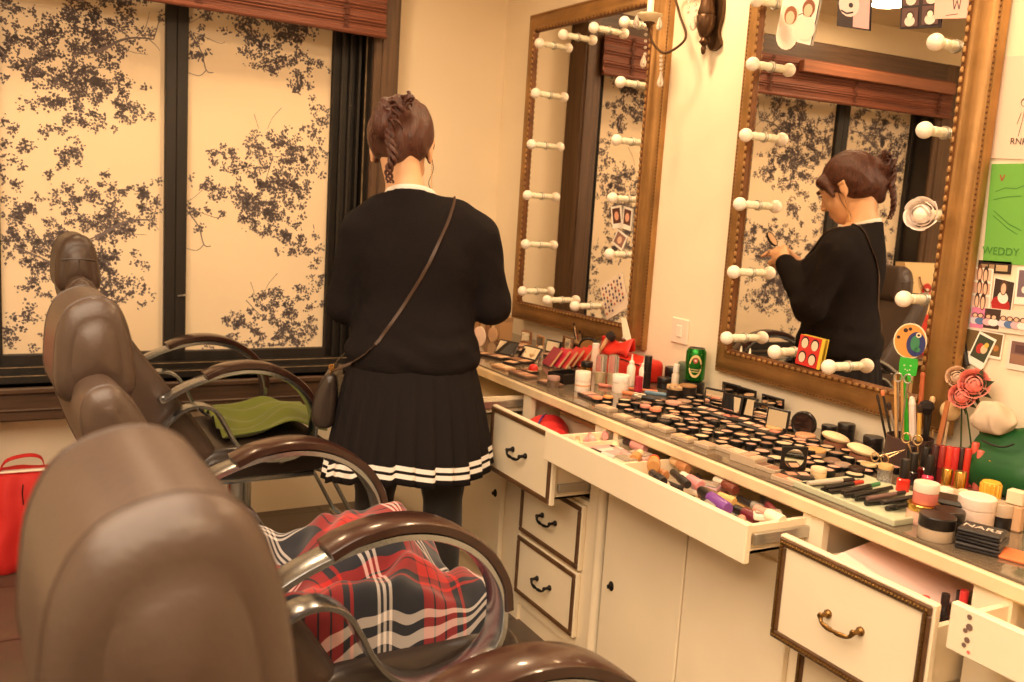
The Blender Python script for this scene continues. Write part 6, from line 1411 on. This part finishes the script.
# round powder pots in crowded rows
rg = random.Random(12); spots = []
for n_ in range(9000):
    x, y = rg.uniform(-.445, -.085), rg.uniform(-2.29, -1.50); s = rg.choice((.85, .95, 1.0, 1.1, 1.2, 1.3))
    if any(math.hypot(x - a, y - b) < r * .9 + .0175 * s for a, b, r in OCC) or any(math.hypot(x - a, y - b) < .0172 * (s + q) for a, b, q in spots): continue
    spots.append((x, y, s))
for n_, (x, y, s) in enumerate(spots):
    k = rg.choices(range(7), (5, 4, 4, 3, 4, 4, 1.6))[0]
    if k not in protos: protos[k] = pot_proto(k); o = protos[k]
    else: o = copy_tree(protos[k])
    o.location = (x, y, ZC); o.rotation_euler.z = rg.uniform(0, 6); o.scale = (s, s, rg.choice((1, 1, 1.4, 1.9)))
# clear-lidded larger round pots near the puffs
for k, (px, py, c) in enumerate(((775, 432, (232, 176, 120)), (805, 440, (226, 170, 130)), (815, 455, (222, 170, 110)))):
    P = on(px, py)
    jar('wide glass pot of ' + ['golden', 'peach', 'amber'][k] + ' powder near the powder puffs', px, py, .025, .016, mat('cloudy_plastic', (0, 0, 0)), C(*c, rough=.3), .4, name='powder_jar')
jar('short cylindrical cream pot right of the square standing compact', 818, 478, .017, .024, C(226, 196, 150), C(236, 210, 170), .35)
for k, (px, py, c) in enumerate(((842, 470, (176, 150, 130)), (856, 474, (60, 46, 42)), (868, 470, (214, 190, 140)), (832, 466, (150, 120, 100)))):
    jar(['greyish', 'dark', 'straw-coloured', 'taupe'][k] + ' glassy flat pot between the puffs and the pencils', px, py, .018, .016, mat('smoky_plastic', (0, 0, 0)), C(*c, rough=.15), .4, name='powder_jar')

# ------------------------------------------------------------------ in the drawers
def lying(label, x, y, z, rz, L, r, c1, c2_, f=.6, grp=None, name='makeup_stick', cat='makeup stick'):
    t = thing(name, label, cat, (x, y, z + r), rz, grp)
    MB().lathe([(r * .85, -L / 2), (r, -L / 2 + .003), (r, -L / 2 + L * f - .002)], 12, axis='x').build('barrel', c1, t)
    MB().lathe([(r * .8, -L / 2 + L * f - .002), (r * .8, L / 2 - .003), (r * .6, L / 2)], 12, axis='x').build('cap', c2_, t); return t
ZD = .680; XO = XC - .163
GD = 'makeup in the long open tray drawer'
its = [('pink', (236, 150, 150), (240, 200, 190), -1.63), ('pale rose', (240, 180, 170), (230, 160, 150), -1.66), ('cream', (240, 220, 180), (214, 180, 140), -1.69), ('brown', (120, 60, 44), (240, 224, 200), -2.11), ('tan', (226, 180, 110), (120, 90, 60), -2.16), ('black', (34, 28, 30), (60, 50, 50), -2.02), ('copper', (190, 130, 84), (220, 180, 130), -1.95),
       ('rosy', (214, 140, 140), (246, 226, 206), -2.06), ('grey', (150, 140, 130), (40, 34, 34), -2.20), ('wine', (110, 34, 44), (34, 28, 28), -2.25), ('ivory', (244, 230, 200), (214, 150, 130), -2.31), ('silver', (200, 190, 180), (60, 50, 50), -1.80), ('dusty pink', (226, 160, 150), (60, 40, 40), -1.76), ('amber', (200, 140, 80), (236, 210, 170), -1.86)]
rg = random.Random(21)
for k, (nm, c1, c2_, y) in enumerate(its):
    for j in range(3):
        x = XO + .035 + j * .062 + rg.uniform(-.006, .006); nmj = [nm, 'second ' + nm, 'rearmost ' + nm][j]; r = rg.uniform(.009, .0135)
        lying(nmj + ' makeup tube lying in the long open tray drawer', x, y + rg.uniform(-.006, .006), ZD + .008 + .014 * ((k + j) % 3), 1.3 + rg.uniform(-.6, .6), rg.uniform(.06, .10), r, C(*c1, rough=.35), C(*c2_, rough=.35), rg.uniform(.4, .65), GD)
lying('shiny purple bottle with a black cap lying in the long open tray drawer', XO + .045, -2.205, ZD + .040, 1.33, .125, .014, C(122, 70, 150, rough=.25), BLK, .62, GD, 'nail_polish', 'bottle')
t = lying('little cork-brown bottle with yellow and red cap lying in the tray drawer', XO + .075, -1.955, ZD + .045, .9, .06, .016, C(196, 140, 84, rough=.3), C(226, 190, 60), .55, GD, 'bottle', 'bottle')
MB().lathe([(.0135, .022), (.0135, .034), (.010, .036)], 14, axis='x').build('cap_end', C(220, 60, 40), t)
t = thing('pink_pad', 'flat pink packet at the left end of the long open tray drawer', 'packet', (XO + .07, -1.765, ZD + .022), .1); MB().bbox(-.05, .05, -.045, .045, 0, .022, .003).build('packet_body', C(232, 160, 156), t); MB().bbox(-.05, .05, -.012, .012, .022, .0235, .001).build('band', C(246, 206, 196), t)
t = thing('cream_card', 'cream card lying at the left end of the long open tray drawer', 'card', (XO + .10, -1.655, ZD + .028), .2); MB().bbox(-.045, .045, -.035, .035, 0, .004, .001).build('card_body', C(238, 218, 160), t); MB().bbox(-.046, -.02, -.038, .038, -.006, -.001, .001).build('clip', BLK, t)
lying('black spiral brush lying in the middle of the long open tray drawer', XO + .07, -2.06, ZD + .046, 1.25, .10, .010, C(40, 34, 32), C(40, 34, 32), .5, GD, 'makeup_brush', 'brush')
for k in range(4):
    t = thing('makeup_case', ['pale', 'pinkish', 'mauve', 'white'][k] + ' flat little case in the long open tray drawer, near its ' + ['divider', 'back', 'middle', 'right end'][k], 'makeup case', (XO + (.055, .12, .115, .11)[k], (-1.865, -1.84, -2.10, -2.30)[k], ZD + .0005), .3 * k, GD); t.location.z += .035
    MB().bbox(-.022, .022, -.03, .03, 0, .014, .003).build('case_body', C(*[(236, 214, 180), (232, 180, 170), (190, 150, 160), (244, 232, 214)][k]), t); MB().bbox(-.020, .020, -.028, .028, .0145, .018, .002).build('lid', CLR, t)
# red pouch and box in the framed drawer
t = thing('red_cosmetic_bag', 'crumpled red cosmetic bag stuffed in the open framed drawer', 'bag', (0, 0, 0))
V, Q = sdf_mesh([('ell', (-.545, -1.35, .655), (.075, .08, .045), None), ('ell', (-.50, -1.30, .66), (.06, .06, .04), None), ('ell', (-.55, -1.42, .65), (.05, .05, .045), None)], .006, .03)
np_object('bag_body', V, Q, C(206, 44, 44, rough=.5), t, noise=lambda v: .004 * np.sin(v * 90)[:, [2, 0, 1]])
MB().tube([(-.60, -1.40, .70), (-.55, -1.34, .708), (-.50, -1.28, .700)], .003, 6).build('zip', C(70, 60, 130), t)
t = thing('cream_box', 'long cream box at the back of the open framed drawer', 'box', (-.395, -1.39, .60)); MB().bbox(-.03, .03, -.15, .15, 0, .085, .002).build('box_body', M_CAB, t); MB().bbox(-.031, .031, -.151, .151, .086, .098, .002).build('lid', C(220, 190, 140), t)
# papers in the right framed drawer
for k in range(5):
    m = MB(); m.box(-.15, .15, -.10 - .01 * (k % 2), .10, 0, .0012); o = m.build('paper_sheet', C(246, 226 - 4 * k, 212 - 4 * k, rough=.8), loc=(-.43 + .006 * k, -2.52 - .008 * k, .655 + .009 * k)); o.rotation_euler = (.05 * k - .03, -.06, .06 * k - .1)
    tag(o, ['lowest', 'second lowest', 'middle', 'second from top', 'topmost'][k] + ' loose paper sheet in the beaded open drawer', 'paper', 'paper sheets in the beaded drawer')
for k, (y, c) in enumerate(((-2.672, (206, 40, 44)), (-2.69, (34, 26, 28)), (-2.705, (190, 40, 50)), (-2.68, (160, 130, 120)), (-2.70, (40, 30, 30)), (-2.715, (214, 60, 50)))):
    bottle(['red', 'black', 'crimson', 'grey', 'jet black', 'light red'][k] + ' bottle standing at the right side of the beaded open drawer', 0, 0, .009, .075 + .008 * (k % 3), C(*c, rough=.25), C(*((40, 30, 30) if k % 2 else (220, 60, 60)), rough=.3), pos=(-.555 + .028 * k, y + .0, .625), grp='bottles in the beaded drawer')
t = thing('phone', 'flat dark blue case in the tray drawer at the right edge', 'case', (-.54, -2.93, .682), .2); MB().bbox(-.04, .04, -.06, .06, 0, .012, .003).build('case_body', C(34, 36, 60, rough=.2), t); MB().bbox(-.036, .036, -.055, .055, .0122, .0135, .001).build('face_plate', C(20, 22, 30, rough=.1), t)
MB_ = MB(); MB_.bbox(-.05, .05, -.045, .045, 0, .004, .001); o = MB_.build('beige_card', C(226, 200, 160), loc=(-.54, -2.81, .682)); tag(o, 'beige card lying in the tray drawer at the right edge', 'card')
t = thing('powder_compact', 'round pale compact inside the tray drawer behind the woman', 'makeup', (-.60, -1.04, .678)); MB().lathe([(.030, 0), (.034, .003), (.034, .008), (.031, .010)], 24).build('base', BLK, t); MB().lathe([(.031, .0102), (.033, .016), (.028, .020)], 24).build('lid', BEI, t)

# ------------------------------------------------------------------ red bags
t = thing('red_shopping_bag', 'red fabric bag standing on the floor below the window at far left', 'bag', (-1.935, -.235, 0)); t.scale = (.56, 1, 1); RB = C(202, 36, 32, rough=.7)
V, Q = sdf_mesh([('ell', (0, 0, .18), (.20, .085, .19), None), ('ell', (-.12, 0, .10), (.09, .09, .11), None), ('ell', (.12, 0, .10), (.09, .09, .11), None), ('cap', (-.17, 0, .05), (.17, 0, .05), .06, .06), ('cap', (-.17, 0, .30), (.17, .0, .32), .035, .03)], .009, .05, cut=lambda F, X, Y, Z: np.maximum(np.maximum(F, -Z + 0 * F), Z - .345 + 0 * F))
np_object('bag_body', V, Q, RB, t, noise=lambda v: .006 * np.sin(v * 38 + 1)[:, [2, 0, 1]])
MB().tube(catmull([(-.10, -.02, .33), (-.06, -.035, .385), (.05, -.03, .40), (.13, -.02, .385), (.15, -.01, .33)], 6), 1, 8, flat=(.022, .005), up=(0, 1, .2)).build('handle', RB, t)
MB().bbox(-.15, .15, -.045, -.02, .345, .352, .003).build('lining', C(250, 232, 214), t)
m = MB(); m.tube([(.03, -.082, .315), (.025, -.088, .29), (.03, -.092, .25)], .004, 6); m.build('zip', BLK, t)
# side table and bags seen in the mirror
t = thing('side_cabinet', 'light wooden side cabinet with a dark shelf, seen only in the near mirror', 'cabinet', (-2.37, -.27, .0))
WD = mat('light_oak', srgb(196, 154, 104), .5, var=.2, vscale=8, stretch=(6, 6, .4))
m = MB(); m.bbox(-.18, .18, -.17, .14, .64, .67, .004); m.bbox(-.18, -.15, -.17, .14, 0, .64, .003); m.bbox(.15, .18, -.17, .14, 0, .64, .003); m.bbox(-.15, .15, .12, .135, 0, .64, .002); m.bbox(-.15, .15, -.15, .12, .34, .36, .002); m.bbox(-.02, .0, -.165, -.0, 0, .64, .002); m.build('carcass', WD, t)
MB().bbox(-.19, .19, -.185, .15, .671, .684, .003).build('top', C(96, 80, 66), t)
t = thing('red_box', 'bright red box on the side cabinet, seen in the near mirror', 'box', (-2.36, -.29, .684)); MB().bbox(-.16, .16, -.08, .08, 0, .21, .004).build('box_body', C(214, 50, 38), t); MB().bbox(-.162, .162, -.082, .082, .18, .215, .004).build('lid', C(224, 60, 44), t)
t = thing('paper_bag', 'cream paper bag with red motif on the red box, seen in the near mirror', 'bag', (-2.36, -.29, .9)); m = MB()
m.add([(-.13, -.05, 0), (.13, -.05, 0), (.13, .05, 0), (-.13, .05, 0), (-.17, -.03, .27), (.17, -.03, .27), (.17, .03, .27), (-.17, .03, .27)], [(0, 3, 2, 1), (0, 1, 5, 4), (1, 2, 6, 5), (2, 3, 7, 6), (3, 0, 4, 7), (4, 5, 6, 7)]); m.build('bag_body', C(240, 206, 150, rough=.6), t, smooth=0)
m = MB(); b0 = MB(); b0.lathe([(.035, 0), (.035, .002)], 18, (0, 0, 0), axis='y'); m.add([(x, -.046 - y, z + .13) for x, y, z in b0.v], b0.f, 0); b0 = MB(); b0.lathe([(.018, 0), (.018, .002)], 14, axis='y'); m.add([(x, -.0485 - y, z + .12) for x, y, z in b0.v], b0.f, 1); m.build('emblem', [C(206, 60, 50), C(236, 214, 190)], t, smooth=0)
for s in (-1,): MB().tube(catmull([(-.06, -.042, .20), (-.05, -.05, .16), (0, -.055, .12), (.05, -.05, .16), (.06, -.042, .20)], 5), .004, 6).build('bag_handle', BRN, t)
# ceiling downlight fittings
for k, (lx, ly, pw_) in enumerate(DOWNLIGHTS):
    t = thing('ceiling_downlight', 'round recessed ceiling downlight reflected at the top of the near mirror' if k == 3 else 'round recessed ceiling downlight outside the photo', 'ceiling light', (lx, ly, CEIL), 0, None if k == 3 else 'downlights out of view')
    MB().lathe([(.075, -.001), (.098, -.001), (.098, -.010), (.082, -.012), (.078, -.004)], 32).build('trim_ring', C(240, 226, 200), t)
    MB().lathe([(.078, -.006), (.0, -.006)], 32).build('lens', mat('lamp_lens', (1, .9, .72), .5, emit=3), t)
t = thing('fill_light_panel', 'large unseen fill light panel added on the ceiling behind the viewer', 'ceiling light', (-2.5, -3.2, CEIL)); MB().bbox(-1.12, 1.12, -1.32, 1.32, -.03, -.002, .004).build('panel_frame', C(240, 226, 200), t)  # unseen glowing panel added to go with the fill light
MB().box(-1.1, 1.1, -1.3, 1.3, -.034, -.031).build('diffuser', mat('fill_panel_glow', (1, .82, .58), .5, emit=1.0), t)
